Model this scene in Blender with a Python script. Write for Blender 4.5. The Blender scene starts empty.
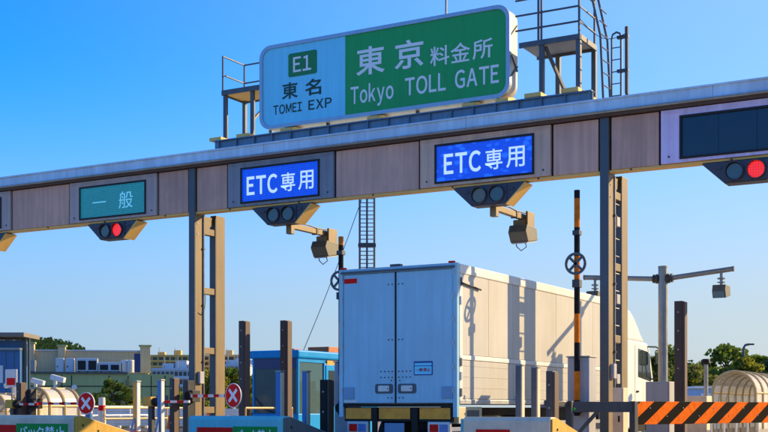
import bpy, bmesh, math, random
from mathutils import Vector, Matrix
R = math.radians
random.seed(7)
scene = bpy.context.scene
COL = scene.collection

# ------------------------------------------------------------------ camera, sky, sun, exposure
cam_d = bpy.data.cameras.new('camera')
cam_d.sensor_width = 36.0
cam_d.lens = 36.0 * 1213 / 768
cam_d.shift_y = 192 / 768
cam_d.clip_end = 6000
cam = bpy.data.objects.new('camera', cam_d)
cam.location = (0, 0, 1.15)
cam.rotation_euler = (R(90), 0, R(29.5))
COL.objects.link(cam)
scene.camera = cam

SUN_AZ = Vector((0.656, 0.755))          # ground direction towards the sun
SUN_EL = R(23)
world = bpy.data.worlds.new('World')
scene.world = world
world.use_nodes = True
wn = world.node_tree
bg = wn.nodes['Background']
sky = wn.nodes.new('ShaderNodeTexSky')
sky.sky_type = 'NISHITA'
sky.sun_disc = False
sky.sun_elevation = SUN_EL
sky.sun_rotation = math.atan2(SUN_AZ.x, SUN_AZ.y)
sky.air_density = 1.0
sky.dust_density = 0.25
sky.ozone_density = 4.0
hs = wn.nodes.new('ShaderNodeHueSaturation')
hs.inputs['Saturation'].default_value = 1.25
wn.links.new(sky.outputs[0], hs.inputs['Color'])
# clear-day tint, and the pale lavender haze that lies along the horizon all the way round
tint = wn.nodes.new('ShaderNodeMix'); tint.data_type = 'RGBA'; tint.blend_type = 'MULTIPLY'; tint.inputs[0].default_value = 1.0
tint.inputs[7].default_value = (0.20, 0.92, 1.38, 1)
wn.links.new(hs.outputs[0], tint.inputs[6])
wtc = wn.nodes.new('ShaderNodeTexCoord'); wsp = wn.nodes.new('ShaderNodeSeparateXYZ'); wn.links.new(wtc.outputs['Generated'], wsp.inputs[0])
wmr = wn.nodes.new('ShaderNodeMapRange'); wmr.interpolation_type = 'SMOOTHERSTEP'
wmr.inputs[1].default_value = 0.0; wmr.inputs[2].default_value = 0.30; wmr.inputs[3].default_value = 0.92; wmr.inputs[4].default_value = 0.0
wn.links.new(wsp.outputs['Z'], wmr.inputs[0])
# the sky pales towards the sun
dp = wn.nodes.new('ShaderNodeVectorMath'); dp.operation = 'DOT_PRODUCT'; wn.links.new(wtc.outputs['Generated'], dp.inputs[0])
dp.inputs[1].default_value = (SUN_AZ.x * math.cos(SUN_EL), SUN_AZ.y * math.cos(SUN_EL), math.sin(SUN_EL))
smr = wn.nodes.new('ShaderNodeMapRange'); smr.interpolation_type = 'SMOOTHSTEP'
smr.inputs[1].default_value = 0.05; smr.inputs[2].default_value = 1.05; smr.inputs[3].default_value = 0.0; smr.inputs[4].default_value = 0.8
wn.links.new(dp.outputs['Value'], smr.inputs[0])
au = wn.nodes.new('ShaderNodeMix'); au.data_type = 'RGBA'; wn.links.new(smr.outputs[0], au.inputs[0])
wn.links.new(tint.outputs[2], au.inputs[6]); au.inputs[7].default_value = (2.5, 3.3, 4.2, 1)
hcol = wn.nodes.new('ShaderNodeMix'); hcol.data_type = 'RGBA'
hmr = wn.nodes.new('ShaderNodeMapRange'); hmr.inputs[1].default_value = 0.05; hmr.inputs[2].default_value = 0.6
wn.links.new(dp.outputs['Value'], hmr.inputs[0]); wn.links.new(hmr.outputs[0], hcol.inputs[0])
hcol.inputs[6].default_value = (1.95, 2.45, 3.25, 1); hcol.inputs[7].default_value = (3.0, 3.1, 3.05, 1)
hz = wn.nodes.new('ShaderNodeMix'); hz.data_type = 'RGBA'
wn.links.new(wmr.outputs[0], hz.inputs[0]); wn.links.new(au.outputs[2], hz.inputs[6]); wn.links.new(hcol.outputs[2], hz.inputs[7])
wn.links.new(hz.outputs[2], bg.inputs['Color'])
bg.inputs['Strength'].default_value = 0.13

sun_d = bpy.data.lights.new('sun', 'SUN')
sun_d.energy = 4.3
sun_d.angle = R(0.53)
sun_d.color = (1.0, 0.72, 0.36)
sun = bpy.data.objects.new('sun', sun_d)
ce = math.cos(SUN_EL)
sdir = Vector((SUN_AZ.x * ce, SUN_AZ.y * ce, math.sin(SUN_EL))).normalized()
sun.rotation_euler = sdir.to_track_quat('Z', 'Y').to_euler()
sun.location = (30, 40, 40)
COL.objects.link(sun)

scene.view_settings.view_transform = 'Standard'
scene.view_settings.look = 'None'
scene.view_settings.exposure = 0.75
scene.view_settings.gamma = 1.0
scene.view_settings.use_curve_mapping = False
scene.render.engine = 'CYCLES'
scene.cycles.max_bounces = 6
scene.cycles.use_denoising = True

# ------------------------------------------------------------------ helpers
MATS = {}
def led_grid(nt, tc):
    N = nt.nodes; L = nt.links
    sp = N.new('ShaderNodeSeparateXYZ'); L.new(tc.outputs['Object'], sp.inputs[0]); cb = N.new('ShaderNodeCombineXYZ')
    L.new(sp.outputs['X'], cb.inputs[0]); L.new(sp.outputs['Z'], cb.inputs[1])
    br = N.new('ShaderNodeTexBrick'); br.offset = 0.0; br.inputs['Scale'].default_value = 1.0
    br.inputs['Brick Width'].default_value = 0.05; br.inputs['Row Height'].default_value = 0.05; br.inputs['Mortar Size'].default_value = 0.007
    br.inputs['Color1'].default_value = (1, 1, 1, 1); br.inputs['Color2'].default_value = (0.82, 0.82, 0.82, 1); br.inputs['Mortar'].default_value = (0.45, 0.45, 0.45, 1)
    L.new(cb.outputs[0], br.inputs['Vector'])
    return br
def mat(name, col, rough=0.6, metal=0.0, vary=0.12, scale=3.0, streak=0.0, bump=0.0, emit=None, estr=0.0, coat=0.0, bscale=40, stain=None, spec=None, rand=0.0, led=False):
    if name in MATS: return MATS[name]
    m = bpy.data.materials.new(name); MATS[name] = m
    m.use_nodes = True
    nt = m.node_tree; N = nt.nodes; L = nt.links
    p = N['Principled BSDF']
    p.inputs['Roughness'].default_value = rough
    p.inputs['Metallic'].default_value = metal
    if spec is not None: p.inputs['Specular IOR Level'].default_value = spec
    if coat: p.inputs['Coat Weight'].default_value = coat
    tc = N.new('ShaderNodeTexCoord')
    src = None
    base = N.new('ShaderNodeRGB'); base.outputs[0].default_value = (*col, 1); src = base.outputs[0]
    def layer(src, mapscale, nscale, lo, hi, detail=5.0, fac=1.0, colr=None):
        mp = N.new('ShaderNodeMapping'); mp.inputs['Scale'].default_value = mapscale
        L.new(tc.outputs['Object'], mp.inputs[0])
        nz = N.new('ShaderNodeTexNoise'); nz.inputs['Scale'].default_value = nscale; nz.inputs['Detail'].default_value = detail
        nz.inputs['Roughness'].default_value = 0.65
        L.new(mp.outputs[0], nz.inputs['Vector'])
        mr = N.new('ShaderNodeMapRange'); mr.inputs[1].default_value = 0.3; mr.inputs[2].default_value = 0.7
        mr.inputs[3].default_value = lo; mr.inputs[4].default_value = hi
        L.new(nz.outputs[0], mr.inputs[0])
        mx = N.new('ShaderNodeMix'); mx.data_type = 'RGBA'
        if colr is None:
            mx.blend_type = 'MULTIPLY'; mx.inputs[0].default_value = fac
            L.new(src, mx.inputs[6])
            cb = N.new('ShaderNodeCombineColor')
            for i in range(3): L.new(mr.outputs[0], cb.inputs[i])
            L.new(cb.outputs[0], mx.inputs[7])
        else:
            mx.blend_type = 'MIX'; L.new(mr.outputs[0], mx.inputs[0]); L.new(src, mx.inputs[6]); mx.inputs[7].default_value = (*colr, 1)
        return mx.outputs[2], nz
    nzb = None
    if vary > 0: src, nzb = layer(src, (1, 1, 1), scale, 1 - vary, 1 + vary * 0.6)
    if streak > 0: src, _ = layer(src, (5, 5, 0.25), 1.6, 1 - streak, 1 + streak * 0.3, 3.0)
    if stain: src, _ = layer(src, (1, 1, 0.6), stain[3] if len(stain) > 3 else 1.2, -0.5, 0.75, 6.0, colr=stain[:3])
    if rand > 0:
        oi = N.new('ShaderNodeObjectInfo'); mr = N.new('ShaderNodeMapRange'); mr.inputs[3].default_value = 1 - rand; mr.inputs[4].default_value = 1 + rand
        L.new(oi.outputs['Random'], mr.inputs[0]); cb = N.new('ShaderNodeCombineColor')
        for i in range(3): L.new(mr.outputs[0], cb.inputs[i])
        mx = N.new('ShaderNodeMix'); mx.data_type = 'RGBA'; mx.blend_type = 'MULTIPLY'; mx.inputs[0].default_value = 1
        L.new(src, mx.inputs[6]); L.new(cb.outputs[0], mx.inputs[7]); src = mx.outputs[2]
    if led:
        br = led_grid(nt, tc)
        mx = N.new('ShaderNodeMix'); mx.data_type = 'RGBA'; mx.blend_type = 'MULTIPLY'; mx.inputs[0].default_value = 1
        L.new(src, mx.inputs[6]); L.new(br.outputs['Color'], mx.inputs[7]); src = mx.outputs[2]
        me_ = N.new('ShaderNodeMix'); me_.data_type = 'RGBA'; me_.blend_type = 'MULTIPLY'; me_.inputs[0].default_value = 1
        me_.inputs[6].default_value = (*emit, 1); L.new(br.outputs['Color'], me_.inputs[7]); L.new(me_.outputs[2], p.inputs['Emission Color'])
    L.new(src, p.inputs['Base Color'])
    # roughness breakup
    if nzb is not None:
        mr = N.new('ShaderNodeMapRange'); mr.inputs[3].default_value = max(0.02, rough - 0.12); mr.inputs[4].default_value = min(1, rough + 0.12)
        L.new(nzb.outputs[0], mr.inputs[0]); L.new(mr.outputs[0], p.inputs['Roughness'])
    if bump > 0:
        nz = N.new('ShaderNodeTexNoise'); nz.inputs['Scale'].default_value = bscale; nz.inputs['Detail'].default_value = 4
        L.new(tc.outputs['Object'], nz.inputs['Vector'])
        b = N.new('ShaderNodeBump'); b.inputs['Strength'].default_value = bump; b.inputs['Distance'].default_value = 0.02
        L.new(nz.outputs[0], b.inputs['Height']); L.new(b.outputs[0], p.inputs['Normal'])
    if emit is not None:
        p.inputs['Emission Color'].default_value = (*emit, 1); p.inputs['Emission Strength'].default_value = estr
    return m

def glass_mat(name, col=(0.9, 0.95, 0.95), rough=0.15, trans=0.85):
    if name in MATS: return MATS[name]
    m = bpy.data.materials.new(name); MATS[name] = m; m.use_nodes = True
    N = m.node_tree.nodes; L = m.node_tree.links
    out = N['Material Output']; p = N['Principled BSDF']
    p.inputs['Base Color'].default_value = (*col, 1); p.inputs['Roughness'].default_value = rough
    t = N.new('ShaderNodeBsdfTransparent'); t.inputs[0].default_value = (*col, 1)
    mx = N.new('ShaderNodeMixShader'); mx.inputs[0].default_value = 1 - trans
    L.new(t.outputs[0], mx.inputs[1]); L.new(p.outputs[0], mx.inputs[2]); L.new(mx.outputs[0], out.inputs[0])
    return m

class MB:
    def __init__(s): s.v = []; s.f = []
    def add(s, vs, fs):
        o = len(s.v); s.v += [tuple(v) for v in vs]; s.f += [tuple(i + o for i in f) for f in fs]; return s
    def box(s, x0, x1, y0, y1, z0, z1):
        return s.add([(x0,y0,z0),(x1,y0,z0),(x1,y1,z0),(x0,y1,z0),(x0,y0,z1),(x1,y0,z1),(x1,y1,z1),(x0,y1,z1)],
                     [(0,3,2,1),(4,5,6,7),(0,1,5,4),(1,2,6,5),(2,3,7,6),(3,0,4,7)])
    def obox(s, c, size, rz=0, rx=0, ry=0):
        m = Matrix.Translation(c) @ Matrix.Rotation(rz,4,'Z') @ Matrix.Rotation(ry,4,'Y') @ Matrix.Rotation(rx,4,'X')
        a, b, d = size[0]/2, size[1]/2, size[2]/2
        vs = [m @ Vector(p) for p in [(-a,-b,-d),(a,-b,-d),(a,b,-d),(-a,b,-d),(-a,-b,d),(a,-b,d),(a,b,d),(-a,b,d)]]
        return s.add(vs, [(0,3,2,1),(4,5,6,7),(0,1,5,4),(1,2,6,5),(2,3,7,6),(3,0,4,7)])
    def cone(s, p0, p1, r0, r1, n=12, caps=True):
        p0 = Vector(p0); p1 = Vector(p1); d = (p1 - p0).normalized()
        a = d.orthogonal().normalized(); b = d.cross(a)
        vs = []
        for p, r in ((p0, r0), (p1, r1)):
            for i in range(n):
                t = 2 * math.pi * i / n
                vs.append(p + (a * math.cos(t) + b * math.sin(t)) * r)
        fs = [(i, (i+1) % n, n + (i+1) % n, n + i) for i in range(n)]
        if caps: fs += [tuple(reversed(range(n))), tuple(range(n, 2*n))]
        return s.add(vs, fs)
    def cyl(s, p0, p1, r, n=12): return s.cone(p0, p1, r, r, n)
    def bar(s, p0, p1, w, h, up=(0, 0, 1)):
        p0 = Vector(p0); p1 = Vector(p1); d = (p1 - p0).normalized(); u = Vector(up)
        if abs(d.dot(u)) > 0.98: u = Vector((0, 1, 0))
        sd = d.cross(u).normalized() * (w / 2); u2 = sd.cross(d).normalized() * (h / 2)
        vs = [p0 - sd - u2, p0 + sd - u2, p0 + sd + u2, p0 - sd + u2, p1 - sd - u2, p1 + sd - u2, p1 + sd + u2, p1 - sd + u2]
        return s.add(vs, [(0,3,2,1),(4,5,6,7),(0,1,5,4),(1,2,6,5),(2,3,7,6),(3,0,4,7)])
    def path(s, pts, r, n=8):
        pts = [Vector(p) for p in pts]; rings = []
        a = None
        for i, p in enumerate(pts):
            d = (pts[min(i+1, len(pts)-1)] - pts[max(i-1, 0)]).normalized()
            if a is None: a = d.orthogonal().normalized()
            a = (a - d * a.dot(d)).normalized(); b = d.cross(a)
            rings.append([p + (a * math.cos(2*math.pi*k/n) + b * math.sin(2*math.pi*k/n)) * r for k in range(n)])
        vs = [v for rg in rings for v in rg]
        fs = [(i*n+k, i*n+(k+1) % n, (i+1)*n+(k+1) % n, (i+1)*n+k) for i in range(len(pts)-1) for k in range(n)]
        fs += [tuple(reversed(range(n))), tuple(range((len(pts)-1)*n, len(pts)*n))]
        return s.add(vs, fs)
    def prism(s, poly, axis, a0, a1):
        """poly: 2D outline counter-clockwise; axis 'Y': poly is (x,z); 'X': (y,z); 'Z': (x,y)"""
        def P(u, v, a): return {'Y': (u, a, v), 'X': (a, u, v), 'Z': (u, v, a)}[axis]
        n = len(poly)
        vs = [P(u, v, a0) for u, v in poly] + [P(u, v, a1) for u, v in poly]
        fs = [tuple(range(n)), tuple(reversed(range(n, 2*n)))] + [(i, n+i, n+(i+1) % n, (i+1) % n) for i in range(n)]
        return s.add(vs, fs)

def rrect(x0, x1, z0, z1, r, n=6, corners=(1, 1, 1, 1)):
    out = []
    for k, (cx, cz, a0) in enumerate([(x0, z0, 180), (x1, z0, 270), (x1, z1, 0), (x0, z1, 90)]):
        if not corners[k]: out.append((cx, cz)); continue
        ccx = cx + (r if cx == x0 else -r); ccz = cz + (r if cz == z0 else -r)
        for i in range(n + 1):
            a = R(a0 + 90 * i / n); out.append((ccx + r * math.cos(a), ccz + r * math.sin(a)))
    return out

def link(name, me, m=None, parent=None, kind=None, label=None):
    o = bpy.data.objects.new(name, me); COL.objects.link(o)
    if m is not None and not me.materials: me.materials.append(m)
    if parent is not None: o.parent = parent
    if kind: o['kind'] = kind
    if label: o['label'] = label
    return o

def part(name, mb, m, parent, bevel=0.0, world=True, kind=None, label=None, smooth=False):
    """world=True: the builder's points are in world space and are moved into the root's own space"""
    vs = mb.v
    if world and parent is not None:
        r = parent
        while r.parent is not None: r = r.parent
        inv = (Matrix.Translation(r.location) @ r.rotation_euler.to_matrix().to_4x4()).inverted()
        vs = [tuple(inv @ Vector(v)) for v in vs]
    me = bpy.data.meshes.new(name); me.from_pydata(vs, [], mb.f)
    bm = bmesh.new(); bm.from_mesh(me); bmesh.ops.recalc_face_normals(bm, faces=bm.faces); bm.to_mesh(me); bm.free()
    me.update()
    if smooth:
        for p in me.polygons: p.use_smooth = True
    o = link(name, me, m, parent, kind, label)
    if bevel > 0:
        b = o.modifiers.new('bevel', 'BEVEL'); b.width = bevel; b.segments = 2; b.limit_method = 'ANGLE'; b.angle_limit = R(40)
    return o

def tag(o, label=None, cat=None, group=None, kind=None):
    if label: o['label'] = label
    if cat: o['category'] = cat
    if group: o['group'] = group
    if kind: o['kind'] = kind
    return o

def thing(name, label, cat, loc=(0, 0, 0), rz=0.0, group=None):
    o = bpy.data.objects.new(name, None); o.empty_display_size = 0.2; COL.objects.link(o)
    o.location = loc; o.rotation_euler = (0, 0, rz)
    return tag(o, label, cat, group)

def copy_tree(o, parent=None):
    c = o.copy(); COL.objects.link(c); c.parent = parent
    for ch in list(o.children):
        copy_tree(ch, c)
    return c

def again(proto, loc, rz=0.0, label=None, group=None):
    c = copy_tree(proto); c.location = loc; c.rotation_euler = (0, 0, rz)
    return tag(c, label, None, group)

def glyph(ch, bold):
    if 33 <= ord(ch) <= 126: ch = chr(ord(ch) + 0xFEE0)       # wide forms share the sans face of the kanji
    cu = bpy.data.curves.new('print', 'FONT'); cu.body = ch; cu.size = 1.0; cu.extrude = 0.01; cu.offset = bold; cu.resolution_u = 4
    o = bpy.data.objects.new('print', cu); COL.objects.link(o)
    dg = bpy.context.evaluated_depsgraph_get(); dg.update()
    me = bpy.data.meshes.new_from_object(o.evaluated_get(dg))
    vs = [tuple(v.co) for v in me.vertices]; fs = [tuple(p.vertices) for p in me.polygons]
    bpy.data.objects.remove(o); bpy.data.curves.remove(cu); bpy.data.meshes.remove(me)
    return vs, fs

def lettering(body, x0, x1, z0, z1, y, m, parent, bold=0.0, name='lettering', world=True, gap=0.11):
    """flat print facing -Y, fitted into x0..x1, z0..z1 at depth y"""
    V = []; F = []; cur = 0.0
    for ch in body:
        vs, fs = glyph(ch, bold)
        ax = min(v[0] for v in vs); bx = max(v[0] for v in vs); o = len(V)
        V += [(v[0] - ax + cur, v[1], v[2]) for v in vs]; F += [tuple(i + o for i in f) for f in fs]
        cur += bx - ax + gap
    ax = min(v[0] for v in V); bx = max(v[0] for v in V); ay = min(v[1] for v in V); by = max(v[1] for v in V)
    sx = (x1 - x0) / (bx - ax); sz = (z1 - z0) / (by - ay)
    loc = Vector((0, 0, 0))
    if world and parent is not None:
        r = parent
        while r.parent is not None: r = r.parent
        loc = Vector(r.location)
    V = [(x0 + (v[0] - ax) * sx - loc.x, y - v[2] * 0.2 - loc.y, z0 + (v[1] - ay) * sz - loc.z) for v in V]
    me = bpy.data.meshes.new(name); me.from_pydata(V, [], F); me.update()
    return link(name, me, m, parent)

# ------------------------------------------------------------------ materials
M_fascia = mat('fascia_brown', (0.74, 0.42, 0.30), 0.6, 0, 0.10, 0.8, 0.24, stain=(0.42, 0.25, 0.19, 0.6), rand=0.10)
M_frame_blue = mat('frame_slate', (0.26, 0.27, 0.30), 0.5, 0, 0.1, 2.0, 0.25)
M_frame_tan = mat('frame_tan', (0.72, 0.46, 0.32), 0.5, 0, 0.1, 2.0, 0.25)
M_frame_lav = mat('frame_lavender', (0.78, 0.62, 0.85), 0.45, 0, 0.08, 2.0, 0.2)
M_frame_grey = mat('frame_grey', (0.50, 0.38, 0.33), 0.5, 0, 0.1, 2.0, 0.2)
M_black = mat('black_gap', (0.012, 0.012, 0.014), 0.7, 0, 0.1)
M_trim = mat('trim_aluminium', (0.60, 0.80, 0.95), 0.42, 0.0, 0.10, 1.5, 0.2, stain=(0.42, 0.48, 0.55, 0.5), rand=0.06)
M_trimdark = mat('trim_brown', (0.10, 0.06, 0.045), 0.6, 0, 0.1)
M_soffit = mat('soffit_paint', (0.85, 0.52, 0.14), 0.6, 0, 0.1)
M_post = mat('post_paint', (0.235, 0.165, 0.08), 0.55, 0, 0.10, 1.5, 0.25, stain=(0.15, 0.09, 0.045, 0.8))
M_flange = mat('flange_slate', (0.075, 0.095, 0.11), 0.45, 0, 0.15, 2, 0.15)
M_steel_dark = mat('dark_steel', (0.06, 0.062, 0.068), 0.5, 0.2, 0.2, 6, 0.15)
M_steel = mat('galvanised_steel', (0.33, 0.34, 0.34), 0.42, 0.6, 0.2, 6, 0.15)
M_steelblue = mat('grey_steel', (0.085, 0.105, 0.125), 0.5, 0.0, 0.2, 5, 0.2)
M_steeltan = mat('tan_steel', (0.28, 0.20, 0.10), 0.5, 0.1, 0.15, 5, 0.2)
M_white = mat('white_paint', (0.78, 0.78, 0.76), 0.4, 0, 0.06, 1.5, 0.1)
M_sign_shade = mat('sign_white_shaded', (0.20, 0.74, 0.95), 0.5, 0, 0.04, 1.0, 0.08)  # white sheeting with the blue of the shade put into its colour
M_signgreen = mat('sign_green', (0.010, 0.38, 0.095), 0.6, 0, 0.06, 1.0, 0.1)
M_platgreen = mat('plate_green', (0.008, 0.20, 0.035), 0.4, 0, 0.06)
M_print_white = mat('print_white', (0.82, 0.84, 0.84), 0.45, 0, 0.02)
M_print_green = mat('print_green', (0.008, 0.05, 0.03), 0.5, 0, 0.02)
M_print_blue = mat('print_blue', (0.02, 0.06, 0.25), 0.5, 0, 0.02)
M_print_red = mat('print_red', (0.45, 0.02, 0.02), 0.5, 0, 0.02)
M_red = mat('red_panel', (0.85, 0.010, 0.006), 0.5, 0, 0.06, 3, 0.06, spec=0.12)
M_green_p = mat('green_panel', (0.008, 0.30, 0.055), 0.5, 0, 0.06, 3, 0.06, spec=0.12)
M_blue_disp = mat('display_blue', (0.004, 0.05, 0.55), 0.35, 0, 0.15, 1.5, 0.0, emit=(0.002, 0.075, 0.85), estr=0.55, led=True)
M_teal_disp = mat('display_teal', (0.02, 0.13, 0.13), 0.35, 0, 0.12, 1.5, 0.0, emit=(0.01, 0.20, 0.30), estr=0.5, led=True)
M_dark_disp = mat('display_off', (0.008, 0.02, 0.045), 0.22, 0, 0.2, 1.0)
M_led_white = mat('led_white', (0.7, 0.8, 0.85), 0.5, 0, 0.02, emit=(0.65, 0.9, 1.0), estr=0.32)
M_led_cyan = mat('led_cyan', (0.2, 0.5, 0.65), 0.5, 0, 0.02, emit=(0.15, 0.62, 0.85), estr=0.3)
M_signal = mat('signal_housing', (0.055, 0.055, 0.075), 0.5, 0, 0.15, 4, 0.15)
M_lens_off = mat('lens_off', (0.06, 0.07, 0.06), 0.12, 0, 0.2, 12, coat=0.5)
M_lens_red = mat('lens_red', (0.7, 0.01, 0.01), 0.3, 0, 0.04, emit=(1.0, 0.02, 0.015), estr=0.7, led=True)
M_lens_amber = mat('lens_dim', (0.13, 0.09, 0.03), 0.15, 0, 0.2, 12, coat=0.5)
M_concrete_cream = mat('cream_concrete', (0.86, 0.64, 0.44), 0.75, 0, 0.08, 2, 0.08, 0.25, stain=(0.36, 0.32, 0.27))  # warm cream puts sunlight into the colour of the nose fronts
M_concrete_shade = mat('shade_blue_concrete', (0.15, 0.55, 0.60), 0.7, 0, 0.08, 2, 0.1, 0.25)  # nose concrete with blue shade painted into its colour
M_yellow = mat('yellow_paint', (0.62, 0.36, 0.04), 0.55, 0, 0.14, 4, 0.2, 0.1)
M_orange = mat('orange_sheet', (0.85, 0.13, 0.006), 0.45, 0, 0.06, 4)
M_blackpaint = mat('black_paint', (0.015, 0.014, 0.014), 0.5, 0, 0.2, 4, spec=0.2)
M_concrete = mat('concrete', (0.36, 0.33, 0.29), 0.85, 0, 0.18, 2.5, 0.1, 0.4)
M_road = mat('road_concrete', (0.38, 0.33, 0.25), 0.85, 0, 0.2, 0.6, 0, 0.4)
M_paint_line = mat('road_paint', (0.7, 0.7, 0.66), 0.7, 0, 0.2, 4)
M_ground = mat('ground_soil', (0.12, 0.11, 0.07), 0.95, 0, 0.35, 0.15, 0, 0.3)
M_cabinet = mat('cabinet_grey', (0.40, 0.40, 0.42), 0.5, 0, 0.06, 2, 0.1)
M_booth = mat('booth_blue', (0.004, 0.32, 0.78), 0.4, 0, 0.06, 1.5, 0.08, spec=0.2)
M_booth_dark = mat('booth_navy', (0.008, 0.03, 0.16), 0.3, 0, 0.1)
M_glass = glass_mat('booth_glass', (0.25, 0.40, 0.42), 0.05, 0.72)
M_poly = glass_mat('polycarbonate', (0.84, 0.82, 0.74), 0.25, 0.3)
M_rubber = mat('tyre_rubber', (0.02, 0.02, 0.02), 0.85, 0, 0.2, 8)
M_amber = mat('amber_lens', (0.75, 0.26, 0.01), 0.25, 0, 0.1, 6)
M_darkglass = mat('dark_glass', (0.02, 0.035, 0.04), 0.06, 0, 0.1, 2)

def red_white(name, axis='X', step=0.25, c0=(0.62, 0.02, 0.02), c1=(0.8, 0.78, 0.74), shear=0.0):
    if name in MATS: return MATS[name]
    m = bpy.data.materials.new(name); MATS[name] = m; m.use_nodes = True
    N = m.node_tree.nodes; L = m.node_tree.links; p = N['Principled BSDF']; p.inputs['Roughness'].default_value = 0.6; p.inputs['Specular IOR Level'].default_value = 0.03
    tc = N.new('ShaderNodeTexCoord'); sp = N.new('ShaderNodeSeparateXYZ'); L.new(tc.outputs['Object'], sp.inputs[0])
    mu = N.new('ShaderNodeMath'); mu.operation = 'MULTIPLY'; mu.inputs[1].default_value = shear; L.new(sp.outputs['Z'], mu.inputs[0])
    ad = N.new('ShaderNodeMath'); ad.operation = 'ADD'; L.new(sp.outputs[axis], ad.inputs[0]); L.new(mu.outputs[0], ad.inputs[1])
    md = N.new('ShaderNodeMath'); md.operation = 'FLOORED_MODULO'; md.inputs[1].default_value = step * 2; L.new(ad.outputs[0], md.inputs[0])
    gt = N.new('ShaderNodeMath'); gt.operation = 'GREATER_THAN'; gt.inputs[1].default_value = step; L.new(md.outputs[0], gt.inputs[0])
    mx = N.new('ShaderNodeMix'); mx.data_type = 'RGBA'; L.new(gt.outputs[0], mx.inputs[0]); mx.inputs[6].default_value = (*c0, 1); mx.inputs[7].default_value = (*c1, 1)
    nz = N.new('ShaderNodeTexNoise'); nz.inputs['Scale'].default_value = 9; nz.inputs['Detail'].default_value = 6; L.new(tc.outputs['Object'], nz.inputs['Vector'])
    mr = N.new('ShaderNodeMapRange'); mr.inputs[1].default_value = 0.3; mr.inputs[2].default_value = 0.75; mr.inputs[3].default_value = 0.7; mr.inputs[4].default_value = 1.1
    L.new(nz.outputs[0], mr.inputs[0])
    cb = N.new('ShaderNodeCombineColor')
    for i in range(3): L.new(mr.outputs[0], cb.inputs[i])
    m2 = N.new('ShaderNodeMix'); m2.data_type = 'RGBA'; m2.blend_type = 'MULTIPLY'; m2.inputs[0].default_value = 1
    L.new(mx.outputs[2], m2.inputs[6]); L.new(cb.outputs[0], m2.inputs[7])
    L.new(m2.outputs[2], p.inputs['Base Color'])
    return m
M_boomstripe = red_white('boom_stripe', 'Z', 0.55, (0.78, 0.20, 0.015), (0.02, 0.02, 0.022))
M_barstripe = red_white('bar_stripe', 'X', 0.2)

# ------------------------------------------------------------------ ground, road, islands
g = MB(); g.add([(-3000, -200, 0), (3000, -200, 0), (3000, 4000, 0), (-3000, 4000, 0)], [(0, 1, 2, 3)])
tag(part('ground', g, M_ground, None), kind='structure')
g = MB(); g.add([(-48, -60, 0.004), (22, -60, 0.004), (22, 140, 0.004), (-48, 140, 0.004)], [(0, 1, 2, 3)])
tag(part('road', g, M_road, None), kind='structure')
ISL = [-29.5, -24.2, -18.85, -13.55, -8.2, -2.9]
for i, X in enumerate(ISL):
    mb = MB(); mb.prism(rrect(X - 0.95, X + 0.95, 18.6, 44.0, 0.5, 5), 'Z', 0.0, 0.2)
    tag(part('island_pavement', mb, M_concrete, None, 0.03), kind='structure')
for i, X in enumerate(ISL):
    for s in (-1, 1):
        mb = MB(); mb.box(X + s * 1.2 - 0.06, X + s * 1.2 + 0.06, -20, 70, 0.006, 0.009)
        tag(part('lane_marking', mb, M_paint_line, None), kind='structure')

# ------------------------------------------------------------------ toll gantry
GY = 23.7
gan = thing('toll_gantry', 'brown panelled toll gate gantry on tall twin posts spanning all the lanes', 'gantry', (-13.55, GY, 0))
POSTX = [-29.42, -18.83, -8.245, 2.35]
FR = [(-28.0, -25.02), (-22.9, -19.92), (-17.75, -14.70), (-12.50, -9.39), (-7.10, -4.05), (-1.8, 1.2)]
X0, X1 = -32.0, 4.0
blk = sorted([(p - 0.11, p + 0.11) for p in POSTX] + FR)
xs = X0
panels = []
for a, b in blk:
    if a - xs > 0.1: panels.append((xs, a))
    xs = b
panels.append((xs, X1))
split = []
for a, b in panels:
    split.append((a, b))
for a, b in split:
    part('fascia_panel', MB().box(a + 0.03, b - 0.03, GY, GY + 0.06, 5.985, 7.045), M_fascia, gan, 0.006)
part('beam', MB().prism([(GY + 0.075, 5.99), (GY + 0.22, 5.99), (GY + 0.24, 6.30), (GY + 1.3, 6.45), (GY + 1.3, 7.11), (GY + 0.075, 7.11)], 'X', X0 + .01, X1 - .01), M_black, gan)
part('soffit', MB().box(X0, X1, GY + 0.02, GY + 0.26, 5.935, 5.982), M_soffit, gan, 0.004)
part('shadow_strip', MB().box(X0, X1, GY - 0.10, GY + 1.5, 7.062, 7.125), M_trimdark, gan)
x = X0 - 0.4
while x < X1:
    w = 5.28
    seg = part('trim_segment', MB().prism([(GY - 0.22, 7.13), (GY - 0.20, 7.17), (GY - 0.20, 7.36), (GY - 0.24, 7.365), (GY - 0.24, 7.40), (GY + 1.75, 7.42), (GY + 1.75, 7.13)], 'X', x + 0.004, x + w - 0.004), M_trim, gan)
    part('drip_lip', MB().box(x + 0.01, x + w - 0.01, GY - 0.245, GY - 0.22, 7.13, 7.155), M_steel, seg)
    x += w
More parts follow.
